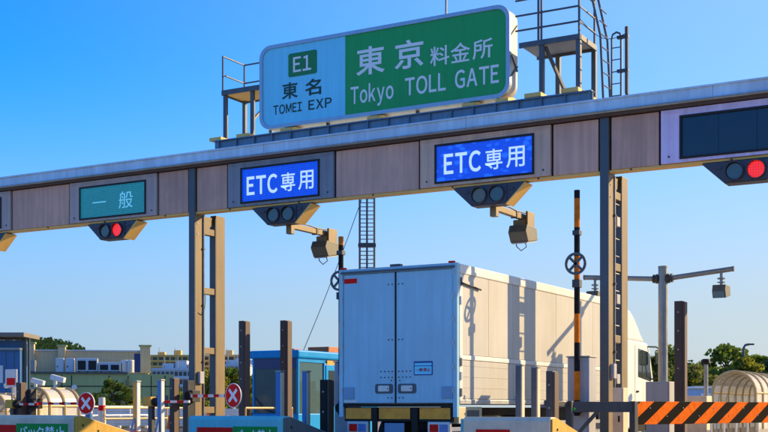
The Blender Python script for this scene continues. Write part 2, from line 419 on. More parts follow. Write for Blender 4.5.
for i, p in enumerate(POSTX):
    po = part('post', MB().box(p - 0.09, p + 0.09, GY - 0.012, GY + 0.37, 0.0, 7.06), M_post, gan, 0.012)
    part('front_flange', MB().box(p - 0.095, p + 0.088, GY - 0.026, GY - 0.0125, 0.25, 7.05), M_flange, po)
    part('column_flange', MB().box(p - 0.095, p + 0.088, GY + 0.805, GY + 0.819, 0.25, 5.92), M_flange, po)
    part('column', MB().box(p - 0.09, p + 0.09, GY + 0.82, GY + 1.20, 0.0, 6.0), M_post, po, 0.012)
    for zz in (5.55, 4.07, 2.58, 1.1):
        part('tie', MB().box(p - 0.07, p + 0.07, GY + 0.36, GY + 0.83, zz - 0.08, zz + 0.08), M_post, po, 0.008)
    part('gusset', MB().prism([(GY + 0.36, 5.93), (GY + 0.36, 5.45), (GY + 0.42, 5.45), (GY + 0.8, 5.80), (GY + 0.8, 5.93)], 'X', p - 0.02, p + 0.02), M_post, po)
    part('base_plate', MB().box(p - 0.25, p + 0.25, GY - 0.15, GY + 1.35, 0.2, 0.235), M_steel_dark, po)
    if i == 2:
        for k in range(14):
            part('rung', MB().cyl((p + 0.04, GY + 0.36, 0.7 + k * 0.36), (p + 0.04, GY + 0.83, 0.7 + k * 0.36), 0.014, 8), M_steel, po)
        for zz in (5.0, 3.4, 1.75):
            part('bracket_box', MB().box(p + 0.02, p + 0.12, GY + 0.42, GY + 0.62, zz - 0.1, zz + 0.1), M_cabinet, po, 0.01)
    part('conduit', MB().cyl((p + 0.11, GY + 0.30, 0.3), (p + 0.11, GY + 0.30, 5.9), 0.018, 8), M_steel, po)
    for zz in (0.9, 2.3, 3.7, 5.1):
        part('conduit_clip', MB().box(p + 0.09, p + 0.135, GY + 0.265, GY + 0.335, zz - 0.02, zz + 0.02), M_steel_dark, po)
    part('junction_box', MB().box(p + 0.09, p + 0.17, GY + 0.08, GY + 0.25, 1.75, 2.05), M_cabinet, po, 0.01)
    for zz in (5.70, 5.45):
        for yy in (GY + 0.08, GY + 0.29):
            part('bolt', MB().cyl((p + 0.09, yy, zz), (p + 0.105, yy, zz), 0.018, 6), M_steel, po)
    if i == 1:
        part('cable', MB().path([(p + 0.098, GY + 0.30, 4.1), (p + 0.12, GY + 0.36, 3.9), (p + 0.11, GY + 0.33, 3.6), (p + 0.10, GY + 0.22, 3.45), (p + 0.098, GY + 0.1, 3.5)], 0.008, 6), M_steel_dark, po)
for X in range(-30, 4, 2):       # bolts along the lower edge of the front
    part('bolt', MB().cyl((X + 0.3, GY + 0.0, 5.955), (X + 0.3, GY + 0.03, 5.955), 0.02, 8), M_steel_dark, gan)

# ------------------------------------------------------------------ lane signs over the lanes
def lane_sign(name, label, a, b, mframe, mdisp, texts, dw=1.10):
    cx = (a + b) / 2
    t = thing(name, label, 'sign', (cx, GY, 5.985), 0, 'lane signs on the gantry front')
    d0, d1, z0, z1 = cx - dw, cx + dw, 6.075, 6.885
    A, B, Z0, Z1 = a + 0.025, b - 0.025, 5.99, 7.045
    y0, y1 = GY - 0.03, GY + 0.06
    fr = MB(); fr.box(A, d0, y0, y1, Z0, Z1).box(d1, B, y0, y1, Z0, Z1).box(d0, d1, y0, y1, Z0, z0).box(d0, d1, y0, y1, z1, Z1)
    f = part('sign_frame', fr, mframe, t)
    e = 0.02
    part('top_flange', MB().box(A, B, y0 - 0.012, y0 - 0.001, Z1 - 0.08, Z1 - 0.06), mframe, f)
    bz = MB(); o = 0.025
    bz.box(d0 - o, d0 + e, y0 - 0.02, y0 - 0.002, z0 - o, z1 + o).box(d1 - e, d1 + o, y0 - 0.02, y0 - 0.002, z0 - o, z1 + o)
    bz.box(d0 + e, d1 - e, y0 - 0.02, y0 - 0.002, z0 - o, z0 + e).box(d0 + e, d1 - e, y0 - 0.02, y0 - 0.002, z1 - e, z1 + o)
    part('bezel', bz, M_black, t)
    n = 3
    for k in range(n):           # the display is three modules side by side
        w = (d1 - d0) / n
        part('display_module', MB().box(d0 + k * w + 0.003, d0 + (k + 1) * w - 0.003, y0 + 0.012, y0 + 0.03, z0, z1), mdisp, t)
    for body, x0, x1, zz0, zz1, m, bold in texts:
        lettering(body, cx + x0, cx + x1, zz0, zz1, y0 + 0.006, m, t, bold)
    for bx in (A + 0.16, B - 0.16):
        part('bolt', MB().cyl((bx, y0 - 0.01, 6.12), (bx, y0, 6.12), 0.022, 8), M_steel_dark, t)
    return t
ETC = [('ETC', -0.95, -0.06, 6.235, 6.69, M_led_white, 0.022), ('専', 0.04, 0.44, 6.24, 6.68, M_led_white, 0.008), ('用', 0.53, 0.95, 6.24, 6.68, M_led_white, 0.008)]
def blue_patchy():
    m = bpy.data.materials.new('display_blue_patchy'); m.use_nodes = True
    N = m.node_tree.nodes; L = m.node_tree.links; p = N['Principled BSDF']; p.inputs['Roughness'].default_value = 0.35
    tc = N.new('ShaderNodeTexCoord'); mp = N.new('ShaderNodeMapping'); mp.inputs['Scale'].default_value = (4.2, 1, 7.5); L.new(tc.outputs['Object'], mp.inputs[0])
    vo = N.new('ShaderNodeTexVoronoi'); vo.inputs['Scale'].default_value = 1.0; L.new(mp.outputs[0], vo.inputs['Vector'])
    nz = N.new('ShaderNodeTexNoise'); nz.inputs['Scale'].default_value = 0.6; L.new(mp.outputs[0], nz.inputs['Vector'])
    mm = N.new('ShaderNodeMath'); mm.operation = 'SUBTRACT'; L.new(nz.outputs[0], mm.inputs[0]); L.new(vo.outputs['Distance'], mm.inputs[1])
    cr = N.new('ShaderNodeValToRGB'); cr.color_ramp.elements[0].position = 0.10; cr.color_ramp.elements[0].color = (0.004, 0.05, 0.52, 1)
    cr.color_ramp.elements[1].position = 0.30; cr.color_ramp.elements[1].color = (0.012, 0.12, 0.80, 1)
    L.new(mm.outputs[0], cr.inputs[0]); L.new(cr.outputs[0], p.inputs['Base Color']); L.new(cr.outputs[0], p.inputs['Emission Color'])
    p.inputs['Emission Strength'].default_value = 0.5
    return m
M_blue_patchy = blue_patchy()
lane_sign('lane_sign', 'teal lit lane sign reading 一般 in a grey frame', *FR[1], M_frame_grey, M_teal_disp,
          [('一', -0.68, -0.22, 6.455, 6.485, M_led_cyan, 0.01), ('般', 0.22, 0.68, 6.25, 6.68, M_led_cyan, 0.0)])
lane_sign('lane_sign', 'plain bright blue lane sign reading ETC専用 in a slate grey frame', *FR[2], M_frame_blue, M_blue_disp, ETC)
lane_sign('lane_sign', 'patchy blue lane sign reading ETC専用 in a tan frame, above the truck', *FR[3], M_frame_tan, M_blue_patchy, ETC, 1.145)
lane_sign('lane_sign', 'unlit dark navy lane sign in a lavender frame', *FR[4], M_frame_lav, M_dark_disp, [])
lane_sign('lane_sign', 'teal lane sign with grey frame cut by the picture edge, left of the 一般 sign', *FR[0], M_frame_grey, M_teal_disp, [])

def signal_head(name, label, cx, lm, rm):
    t = thing(name, label, 'traffic light', (cx, GY, 5.5), 0, 'signal heads under the gantry')
    ft = 5.92
    hb = part('housing', MB().prism([(cx - 0.40, 5.49), (cx + 0.40, 5.49), (cx + 0.84, 5.90), (cx + 0.84, ft), (cx - 0.84, ft), (cx - 0.84, 5.90)], 'Y', GY - 0.02, GY + 0.30), M_signal, t, 0.01)
    part('edge_flange', MB().prism([(cx + 0.41, 5.485), (cx + 0.425, 5.47), (cx + 0.875, 5.895), (cx + 0.845, 5.905)], 'Y', GY - 0.06, GY + 0.34), M_soffit, hb)
    part('front_plate', MB().box(cx - 0.43, cx + 0.43, GY - 0.045, GY - 0.02, 5.52, 5.905), M_signal, hb, 0.008)
    for s, m in ((-0.205, lm), (0.205, rm)):
        ln = part('lens', MB().cone((cx + s, GY - 0.065, 5.71), (cx + s, GY - 0.045, 5.71), 0.150, 0.165, 28), m, t)
        rg = MB(); n = 28; vs = []; fs = []
        for i in range(n):
            a = 2 * math.pi * i / n
            for rr, yy in ((0.165, GY - 0.045), (0.178, GY - 0.045), (0.178, GY - 0.10 - 0.05 * max(0, math.sin(a))), (0.165, GY - 0.10 - 0.05 * max(0, math.sin(a)))):
                vs.append((cx + s + rr * math.cos(a), yy, 5.71 + rr * math.sin(a)))
        for i in range(n):
            for k in range(4): fs.append((i*4+k, i*4+(k+1) % 4, ((i+1) % n)*4+(k+1) % 4, ((i+1) % n)*4+k))
        rg.add(vs, fs); part('hood', rg, M_signal, ln)
    for bx in (-0.52, 0.52):
        part('clip', MB().box(cx + bx - 0.06, cx + bx + 0.06, GY - 0.04, GY - 0.02, 5.78, 5.83), M_signal, t)
    return t
signal_head('signal_head', 'signal head with its red lamp lit, below the 一般 sign', -21.42, M_lens_off, M_lens_red)
signal_head('signal_head', 'dark unlit signal head below the plain blue sign', -16.18, M_lens_off, M_lens_off)
signal_head('signal_head', 'dark unlit signal head below the patchy blue sign above the truck', -10.83, M_lens_amber, M_lens_off)
signal_head('signal_head', 'signal head with its red lamp lit, below the unlit navy sign', -5.42, M_lens_off, M_lens_red)
signal_head('signal_head', 'signal head cut by the picture edge beneath the outermost teal sign', -26.05, M_lens_off, M_lens_red)

# ------------------------------------------------------------------ antennas on arms behind the signal heads
def antenna(label, cx):
    t = thing('roadside_antenna', label, 'antenna', (cx, 24.1, 5.3), 0, 'lane antennas hung from the gantry')
    part('hanger', MB().box(cx - 0.075, cx + 0.075, 24.02, 24.17, 5.30, 5.93), M_steeltan, t, 0.008)
    a = part('arm', MB().bar((cx, 24.1, 5.50), (cx, 25.95, 5.50), 0.12, 0.13), M_steeltan, t, 0.01)
    part('arm_strap', MB().box(cx - 0.075, cx + 0.075, 25.15, 25.22, 5.42, 5.58), M_steel_dark, a)
    part('cable', MB().path([(cx + .05, 24.2, 5.57), (cx + .07, 24.7, 5.60), (cx + .06, 25.2, 5.575), (cx + .05, 25.7, 5.60)], 0.018, 6), M_steel_dark, a)
    part('end_plate', MB().box(cx + 0.12, cx + 0.17, 25.55, 25.95, 5.05, 5.62), M_steeltan, t, 0.006)
    part('mount_block', MB().box(cx - 0.17, cx + 0.11, 25.5, 25.85, 5.28, 5.43), M_steeltan, t, 0.01)
    h = MB().prism([(25.28, 5.12), (25.42, 4.90), (25.98, 5.0), (25.92, 5.27), (25.36, 5.29)], 'X', cx - 0.20, cx + 0.24)
    part('antenna_box', h, M_steel_box, t, 0.015)
    part('radome', MB().prism([(25.40, 4.896), (25.43, 4.872), (25.96, 4.967), (25.98, 4.996)], 'X', cx - 0.17, cx + 0.21), M_cabinet, t)
    part('cable_loop', MB().path([(cx + 0.1, 25.5, 5.0), (cx + 0.16, 25.5, 4.80), (cx + 0.03, 25.5, 4.72), (cx - 0.08, 25.5, 4.82), (cx - 0.1, 25.5, 4.95)], 0.012, 6), M_steel_dark, t)
M_steel_box = mat('antenna_grey', (0.14, 0.13, 0.10), 0.5, 0.1, 0.12, 4, 0.1)
antenna('boxy grey lane antenna on a tan arm below the patchy blue ETC専用 sign', -10.88)
antenna('boxy grey lane antenna on a tan arm below the plain blue ETC専用 sign', -16.2)

# ------------------------------------------------------------------ big name sign on top
sg = thing('toll_gate_sign', 'large white and green sign reading 東京 料金所 Tokyo TOLL GATE on the gantry roof', 'sign', (-13.85, 24.2, 7.42))
SX0, SX1, SZ0, SZ1 = -17.13, -10.56, 7.90, 9.90
SY = 24.2
part('sign_body', MB().prism(rrect(SX0, SX1, SZ0, SZ1, 0.30, 8), 'Y', SY, SY + 0.42), mat('sign_case', (0.66, 0.60, 0.50), 0.45, 0, 0.06, 1.5, 0.1), sg, 0.01)
outer = rrect(SX0 - 0.012, SX1 + 0.012, SZ0 - 0.012, SZ1 + 0.012, 0.31, 8); inner = rrect(SX0 + 0.075, SX1 - 0.075, SZ0 + 0.075, SZ1 - 0.075, 0.24, 8)
n = len(outer); rm = MB()
vs = [(u, SY - 0.05, v) for u, v in outer] + [(u, SY - 0.05, v) for u, v in inner] + [(u, SY + 0.05, v) for u, v in outer] + [(u, SY - 0.012, v) for u, v in inner]
fs = []
for i in range(n):
    j = (i + 1) % n
    fs += [(i, j, n + j, n + i), (i, 2*n + i, 2*n + j, j), (n + i, n + j, 3*n + j, 3*n + i)]
rm.add(vs, fs)
part('rim', rm, mat('sign_rim', (0.36, 0.42, 0.50), 0.35, 0.4, 0.06, 1.5, 0.08), sg)
part('white_panel', MB().prism(rrect(SX0 + 0.07, -14.72, SZ0 + 0.07, SZ1 - 0.07, 0.24, 8, (1, 0, 0, 1)), 'Y', SY - 0.02, SY - 0.002), M_sign_shade, sg)
part('green_panel', MB().prism(rrect(-14.715, SX1 - 0.07, SZ0 + 0.07, SZ1 - 0.07, 0.24, 8, (0, 1, 1, 0)), 'Y', SY - 0.02, SY - 0.002), M_signgreen, sg)
pl = part('route_plate', MB().prism(rrect(-16.31, -15.50, 9.07, 9.63, 0.05, 4), 'Y', SY - 0.028, SY - 0.018), M_platgreen, sg)
lettering('E1', -16.17, -15.66, 9.17, 9.53, SY - 0.031, M_print_white, pl, 0.012)
lettering('東', -16.50, -16.04, 8.56, 8.95, SY - 0.023, M_print_green, sg, 0.020)
lettering('名', -15.84, -15.38, 8.56, 8.95, SY - 0.023, M_print_green, sg, 0.020)
lettering('TOMEI', -16.75, -15.93, 8.22, 8.45, SY - 0.023, M_print_green, sg, 0.020)
lettering('EXP', -15.74, -15.09, 8.22, 8.45, SY - 0.023, M_print_green, sg, 0.020)
lettering('東', -14.42, -13.66, 8.84, 9.49, SY - 0.023, M_print_white, sg, 0.016)
lettering('京', -13.40, -12.66, 8.84, 9.49, SY - 0.023, M_print_white, sg, 0.016)
for ch, a in (('料', -12.49), ('金', -11.98), ('所', -11.44)):
    lettering(ch, a, a + 0.48, 8.80, 9.23, SY - 0.023, M_print_white, sg, 0.009)
lettering('Tokyo', -14.57, -13.43, 8.09, 8.64, SY - 0.023, M_print_white, sg, 0.016)
lettering('TOLL', -13.13, -12.10, 8.22, 8.63, SY - 0.023, M_print_white, sg, 0.016)
lettering('GATE', -11.87, -10.81, 8.22, 8.63, SY - 0.023, M_print_white, sg, 0.016)
for k, zz in enumerate((8.35, 8.8, 9.25)):   # flat dark strips drawn for the zigzag shadow lines on the box end
    part('side_shadow_strip', MB().bar((SX1 + 0.012, SY + 0.04, zz), (SX1 + 0.012, SY + 0.38, zz + (0.28 if k != 1 else -0.28)), 0.02, 0.04, (1, 0, 0)), M_steelblue, sg)
k = 0
for x in [-16.5, -15.3, -14.1, -12.9, -11.7, -10.9]:
    part('foot_post', MB().box(x - 0.03, x + 0.03, SY + 0.12, SY + 0.20, 7.44, 7.92), M_steelblue, sg)
    if k % 2 == 0 or x > -11: part('foot_bracket', MB().prism([(SY - 0.28, 7.73), (SY + 0.3, 7.73), (SY + 0.3, 7.86), (SY - 0.05, 7.86), (SY - 0.28, 7.80)], 'X', x + 0.12, x + 0.42), M_soffit, sg, 0.01)
    k += 1
part('aerial', MB().cyl((-12.35, SY + 0.5, 7.5), (-12.35, SY + 0.5, 11.4), 0.028, 8), M_steel, sg)

# support girder along the roof edge
M_girder = mat('girder_blue_grey', (0.16, 0.24, 0.32), 0.45, 0.1, 0.15, 3, 0.2)
gd = thing('roof_girder', 'long grey steel girder lying along the gantry roof beneath the big sign', 'girder', (-13.4, 24.0, 7.42))
part('web', MB().box(-18.35, -8.6, 23.97, 24.0, 7.44, 7.70), M_girder, gd)
part('flange', MB().box(-18.35, -8.6, 23.90, 24.08, 7.70, 7.725), M_girder, gd)
part('flange', MB().box(-18.35, -8.6, 23.92, 24.10, 7.425, 7.44), M_steel, gd)
for k in range(19):
    x = -18.2 + k * 0.53
    part('stiffener', MB().box(x - 0.008, x + 0.008, 23.91, 23.97, 7.441, 7.699), M_girder, gd)
    if k % 2 == 1:
        part('foot_plate', MB().box(x - 0.2, x + 0.05, 23.80, 23.93, 7.421, 7.44), M_soffit, gd)

def rail(t, pts, r=0.02, name='rail'):
    part(name, MB().path(pts, r, 8), M_steelblue, t)
# platform by the white end of the sign
pf = thing('access_platform', 'small steel access platform with handrail at the white end of the big sign', 'platform', (-17.8, 24.6, 7.42))
xa, xb, ya, yb, zp = -18.32, -17.0, 24.25, 25.15, 9.0
part('deck', MB().box(xa, xb, ya, yb, zp - 0.05, zp), M_soffit, pf)
ef = MB(); ef.box(xa - .02, xb, ya - 0.03, ya - .001, zp - 0.09, zp + 0.03).box(xa - 0.03, xa - .001, ya, yb, zp - 0.09, zp + 0.03).box(xa - .02, xb, yb + .001, yb + 0.03, zp - 0.09, zp + 0.03)
part('edge_beam', ef, M_steelblue, pf)
for x, y in ((xa + 0.05, ya + 0.05), (-17.45, ya + 0.05), (xa + 0.05, yb - 0.05), (-17.45, yb - 0.05)):
    part('leg', MB().box(x - 0.045, x + 0.045, y - 0.045, y + 0.045, 7.43, zp - 0.052), M_steelblue, pf, 0.006)
    part('foot_block', MB().box(x - 0.22, x + 0.14, y - 0.38, y + 0.12, 7.727, 7.81), M_soffit, pf, 0.01)
part('knee_brace', MB().bar((-17.45, ya + 0.05, 8.2), (-17.45, yb - 0.05, 8.9), 0.05, 0.05), M_steelblue, pf)
for x, y in ((xa, ya), (xa, yb), (-17.15, yb)):
    rail(pf, [(x, y, zp), (x, y, zp + 0.88)], 0.022, 'stanchion')
for zz in (zp + 0.42, zp + 0.88):
    rail(pf, [(-17.0, yb, zz), (xa, yb, zz), (xa, ya, zz)], 0.02)

# platform by the green end, with ladder
pf = thing('access_platform', 'taller steel platform with railings and ladder at the green end of the sign', 'platform', (-9.6, 24.7, 7.42))
xa, xb, ya, yb = -10.35, -9.0, 24.25, 25.2
part('grating_deck', MB().box(xa, xb, ya, yb, zp - 0.03, zp), mat('deck_mesh', (0.28, 0.31, 0.36), 0.6, 0.2, 0.3, 60), pf)
ef = MB(); ef.box(xa, xb + .04, ya - 0.05, ya - .001, zp - 0.09, zp + 0.02).box(xb + .001, xb + 0.05, ya, yb, zp - 0.09, zp + 0.02).box(xa, xb + .04, yb + .001, yb + 0.05, zp - 0.09, zp + 0.02)
part('edge_beam', ef, M_steelblue, pf)
for x, y in ((-9.85, ya), (-9.02, ya), (-9.85, yb), (-9.02, yb)):
    part('leg', MB().box(x - 0.05, x + 0.05, y - 0.02, y + 0.08, 7.44, zp - 0.06), M_steelblue, pf, 0.006)
    part('foot_block', MB().box(x - 0.24, x + 0.14, y - 0.38, y + 0.14, 7.727, 7.82), M_soffit, pf, 0.01)
part('knee_brace', MB().bar((-9.80, ya + 0.1, 8.90), (-9.45, yb, 7.6), 0.06, 0.06), M_steelblue, pf)
for x, y, h in ((-9.92, ya, 2.6), (-9.86, ya + 0.03, 2.6), (-9.0, ya, 1.6), (-9.0, yb, 1.2), (-10.3, yb, 1.1)):
    rail(pf, [(x, y, zp), (x, y, zp + h)], 0.026, 'stanchion')
for zz in (0.30, 0.62, 0.95):
    rail(pf, [(xa - 0.1, ya, zp + zz), (-9.0, ya, zp + zz), (-9.0, yb, zp + zz)], 0.022)
for y in (24.5, 24.95):    # ladder stringers leaning from the deck down to the roof
    rail(pf, [(-9.0, y, 10.05), (-8.92, y, 10.1), (-8.82, y, 9.9), (-8.62, y, 9.0), (-8.55, y, 7.5)], 0.026, 'ladder_stringer')
for k in range(8):
    zz = 7.7 + k * 0.27
    xx = -8.55 - max(0, (zz - 7.5)) * 0.045
    part('ladder_rung', MB().cyl((xx, 24.5, zz), (xx, 24.95, zz), 0.014, 8), M_steelblue, pf)
for k, (x, z) in enumerate(((-8.85, 7.52), (-8.55, 7.47), (-8.35, 7.46))):
    part('landing_plate', MB().obox((x, 24.55, z), (0.28, 0.6, 0.07), 0, 0, -0.35), M_soffit if k != 1 else M_steelblue, pf)

ld = thing('roof_ladder', 'short hooped steel ladder beside a brown pole at the end of the roof girder', 'ladder', (-8.15, 24.4, 7.42))
part('ladder_frame', MB().path([(-8.32, 24.35, 7.42), (-8.32, 24.35, 8.85), (-8.30, 24.35, 8.93), (-8.22, 24.35, 8.97), (-8.14, 24.35, 8.93), (-8.12, 24.35, 8.85), (-8.12, 24.35, 7.42)], 0.022, 8), M_steelblue, ld)
for k in range(5):
    part('rung', MB().cyl((-8.32, 24.35, 7.65 + k * 0.25), (-8.12, 24.35, 7.65 + k * 0.25), 0.012, 8), M_steelblue, ld)
part('pole', MB().path([(-8.0, 24.35, 9.05), (-8.0, 24.35, 7.7), (-7.97, 24.35, 7.55), (-7.98, 24.35, 7.42)], 0.04, 8), M_trimdark, ld)
for zz in (8.85, 8.15):
    part('clamp', MB().box(-8.2, -7.96, 24.31, 24.39, zz - 0.03, zz + 0.03), M_steel_dark, ld)
wr = part('roof_wire', MB().path([(-9.0 + 1.0 * t / 8, 24.3, 9.35 - 0.45 * t / 8 - 0.25 * math.sin(math.pi * t / 8)) for t in range(9)], 0.008, 5), M_steel_dark, None)
tag(wr, 'thin dark wire sagging from the tall platform railing to the brown pole', 'wire')

# ------------------------------------------------------------------ box truck
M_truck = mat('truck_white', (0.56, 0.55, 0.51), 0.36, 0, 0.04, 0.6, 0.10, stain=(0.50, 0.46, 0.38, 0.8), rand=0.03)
M_truckdoor_shade = mat('truck_door_shade_blue', (0.34, 0.60, 0.73), 0.32, 0, 0.06, 0.8, 0.10, stain=(0.27, 0.48, 0.58, 0.9))  # white doors and frame, blue shade put into the colour
M_alu = mat('truck_aluminium', (0.55, 0.56, 0.58), 0.35, 0.5, 0.08, 3, 0.1)
tk = thing('box_truck', 'large white box truck with plain rear doors waiting under the gantry', 'truck', (-10.88, 19.7, 0))
TL, TR, TB, TF, TZ0, TZ1 = -12.13, -9.63, 19.7, 29.2, 1.22, 3.78
part('box_body', MB().box(TL + 0.02, TR - 0.02, TB + 0.09, TF, TZ0 + 0.02, TZ1 - 0.03), M_truck, tk, 0.02)
rf = part('rear_frame', MB().box(TL, TL + 0.085, TB, TB + 0.10, TZ0 - 0.24, TZ1).box(TR - 0.085, TR, TB, TB + 0.10, TZ0 - 0.24, TZ1).box(TL + 0.085, TR - 0.085, TB + 0.005, TB + 0.10, TZ1 - 0.10, TZ1), M_truckdoor_shade, tk, 0.008)
part('header_gutter', MB().box(TL + 0.05, TR - 0.05, TB - 0.03, TB - 0.002, TZ1 - 0.09, TZ1 - 0.05), M_steelblue, rf)
part('sill', MB().box(TL + 0.085, TR - 0.085, TB + 0.01, TB + 0.10, TZ0 - 0.05, TZ0 + 0.01), M_blackpaint, rf)
MID = -10.905
doors = []
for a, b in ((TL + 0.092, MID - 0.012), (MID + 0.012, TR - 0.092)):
    d = part('rear_door', MB().box(a, b, TB + 0.012, TB + 0.075, TZ0 + 0.02, TZ1 - 0.105), M_truckdoor_shade, tk, 0.012)
    doors.append(d)
    for k in range(6):
        zz = TZ0 + 0.25 + k * 0.43
        hx = a - 0.02 if a < -11 else b + 0.02
        part('hinge', MB().cyl((hx, TB - 0.012, zz - 0.05), (hx, TB - 0.012, zz + 0.05), 0.012, 8), M_alu, d)
part('door_seal', MB().box(MID - 0.013, MID + 0.013, TB + 0.002, TB + 0.012, TZ0 + 0.02, TZ1 - 0.105), M_blackpaint, tk)
for d, a, b in ((doors[0], -11.34, -10.96), (doors[1], -10.85, -10.47)):
    h = part('handle_recess', MB().prism(rrect(a, b, 1.42, 1.60, 0.04, 4), 'Y', TB + 0.002, TB + 0.014), M_steelblue, d)
    part('handle', MB().prism(rrect(a + 0.07, b - 0.07, 1.455, 1.57, 0.02, 3), 'Y', TB - 0.012, TB + 0.003), M_alu, d, 0.005)
    part('keyhole', MB().cyl((a + 0.28, TB - 0.016, 1.51), (a + 0.28, TB - 0.01, 1.51), 0.012, 8), M_blackpaint, d)
for s, d in ((-1, doors[0]), (1, doors[1])):
    for zz, offs in ((1.34, (0.08, 0.16)), (1.83, (0.07, 0.15, 0.23, 0.31)), (1.72, (0.07, 0.15, 0.23, 0.31)), (2.42, (0.07, 0.15)), (3.45, (0.07, 0.15)), (1.66, (0.09,))):
        for of in offs:
            x = MID + s * of
            part('rivet', MB().cyl((x, TB + 0.004, zz), (x, TB + 0.013, zz), 0.013, 6), M_blackpaint, d)
st = part('stop_notice', MB().prism(rrect(-10.52, -10.13, 1.75, 2.01, 0.02, 3), 'Y', TB + 0.006, TB + 0.0115), M_print_blue, doors[1])
part('notice_face', MB().prism(rrect(-10.50, -10.15, 1.77, 1.915, 0.01, 3), 'Y', TB + 0.003, TB + 0.0058), M_sign_shade, doors[1])
part('notice_face', MB().prism(rrect(-10.50, -10.15, 1.93, 1.975, 0.01, 3), 'Y', TB + 0.003, TB + 0.0058), M_sign_shade, doors[1])
lettering('一時停止', -10.48, -10.17, 1.815, 1.885, TB + 0.001, M_print_red, doors[1], 0.02)
rs = part('red_label', MB().box(-12.02, -11.74, TB + 0.006, TB + 0.0115, 3.51, 3.60), M_red, doors[0])
part('maker_strip', MB().box(-12.02, -11.72, TB + 0.006, TB + 0.0115, 1.255, 1.295), M_alu, doors[0])
for a, b in ((TL + 0.1, TL + 0.33), (TR - 0.31, TR - 0.085)):
    br = part('corner_bracket', MB().box(a, b, TB - 0.012, TB + 0.011, 1.32, 1.54), mat('bracket_blue', (0.20, 0.33, 0.48), 0.4, 0.2, 0.1), tk, 0.004)
for x in (TL + 0.08, TR - 0.12):
    part('marker_lamp', MB().box(x - 0.06, x + 0.06, TB + 0.0, TB + 0.06, TZ1 + 0.001, TZ1 + 0.035), M_red, tk, 0.006)
part('camera_pod', MB().box(MID - 0.12, MID + 0.1, TB + 0.0, TB + 0.12, TZ1 + 0.001, TZ1 + 0.045), M_steelblue, tk, 0.01)
# side: wing panels above, drop gates below
n = 8; w = (TF - TB - 0.24) / n
for k in range(n):
    y0 = TB + 0.22 + k * w
    for s in (1, -1):
        xa, xb = (TR - 0.03, TR - 0.006) if s > 0 else (TL + 0.006, TL + 0.03)
        part('wing_panel', MB().box(xa, xb, y0 + 0.004, y0 + w - 0.004, 2.125, TZ1 - 0.19), M_truck, tk, 0.004)
n = 4; w = (TF - TB - 0.24) / n
for k in range(n):
    y0 = TB + 0.22 + k * w
    for s in (1, -1):
        xa, xb = (TR - 0.03, TR - 0.002) if s > 0 else (TL + 0.002, TL + 0.03)
        gt = part('side_gate', MB().box(xa, xb, y0 + 0.008, y0 + w - 0.008, TZ0 + 0.10, 2.02), M_truck, tk, 0.006)
        for q in (1, 2, 3):
            part('gate_rib', MB().box(xa - .004, xb + 0.006, y0 + 0.05, y0 + w - 0.05, TZ0 + 0.1 + q * 0.2, TZ0 + 0.106 + q * 0.2), M_truck, gt)
        part('gate_latch', MB().box(xa - .004, xb + 0.02, y0 + 0.08, y0 + 0.13, TZ0 + 0.05, TZ0 + 0.17), M_alu, gt, 0.004)
for s in (1, -1):
    xa, xb = (TR - 0.05, TR + 0.012) if s > 0 else (TL - 0.012, TL + 0.05)
    part('top_rail', MB().box(xa, xb, TB + 0.1, TF + 0.01, TZ1 - 0.185, TZ1 - 0.01), M_white, tk, 0.02)
    part('waist_rail', MB().box(xa, xb, TB + 0.1, TF + 0.01, 2.03, 2.115), M_white, tk, 0.01)
    part('floor_rail', MB().box(xa, xb, TB + 0.1, TF + 0.01, TZ0, TZ0 + 0.085), M_alu, tk, 0.01)
    part('corner_post', MB().box(xa, xb - .004, TB + 0.1, TB + 0.215, TZ0 + 0.09, TZ1 - 0.19), M_white, tk, 0.006)
for k, zz in enumerate((3.46, 3.12, 2.0, 1.75, 1.45)):
    part('lock_rod', MB().box(TR + 0.002, TR + 0.03, TB + 0.11, TB + 0.16, zz - 0.09, zz + 0.06), M_alu if k % 2 else M_steelblue, tk, 0.004)
part('wing_strut', MB().cyl((TR + 0.03, TB + 0.12, 3.42), (TR + 0.03, TB + 0.95, 3.36), 0.018, 8), M_blackpaint, tk)
# underside
part('chassis', MB().box(-11.35, -11.2, TB + 0.3, 31.0, 0.78, 1.16).box(-10.56, -10.41, TB + 0.3, 31.0, 0.78, 1.16).box(-11.2, -10.56, TB + 0.5, TB + 0.7, 0.8, 1.1), M_blackpaint, tk)
part('tail_crossmember', MB().box(TL + 0.09, TR - 0.09, TB + 0.06, TB + 0.14, 0.90, 1.165), M_blackpaint, tk)
M_amber_reflection = mat('amber_reflection', (1.0, 0.34, 0.01), 0.35, 0.0, 0.3, 5)  # amber reflection in the panels painted as plain colour
for a, b in ((TL + 0.12, -11.45), (-11.28, -10.62), (-10.42, TR - 0.16)):
    part('reflective_panel', MB().box(a, b, TB + 0.045, TB + 0.058, 0.945, 1.15), M_amber_reflection, tk)
for a, b in ((-11.42, -11.31), (-10.58, -10.45)):
    part('frame_end', MB().box(a, b, TB + 0.02, TB + 0.06, 0.5, 1.165), M_blackpaint, tk, 0.006)
for s, a in ((-1, TL + 0.16), (1, TR - 0.62)):
    tl = part('tail_lamp', MB().box(a, a + 0.46, TB + 0.03, TB + 0.13, 0.66, 0.90), M_alu, tk, 0.015)
    part('lens', MB().box(a + 0.05, a + 0.22, TB + 0.015, TB + 0.03, 0.71, 0.85), M_red, tl, 0.006)
    part('lens', MB().box(a + 0.25, a + 0.41, TB + 0.015, TB + 0.03, 0.71, 0.85), mat('clear_lens', (0.10, 0.22, 0.55), 0.15, 0, 0.2, 8), tl, 0.006)
part('number_plate', MB().box(-11.16, -10.74, TB + 0.04, TB + 0.055, 0.64, 0.87), mat('plate_blue', (0.12, 0.25, 0.42), 0.4, 0, 0.05), tk, 0.005)
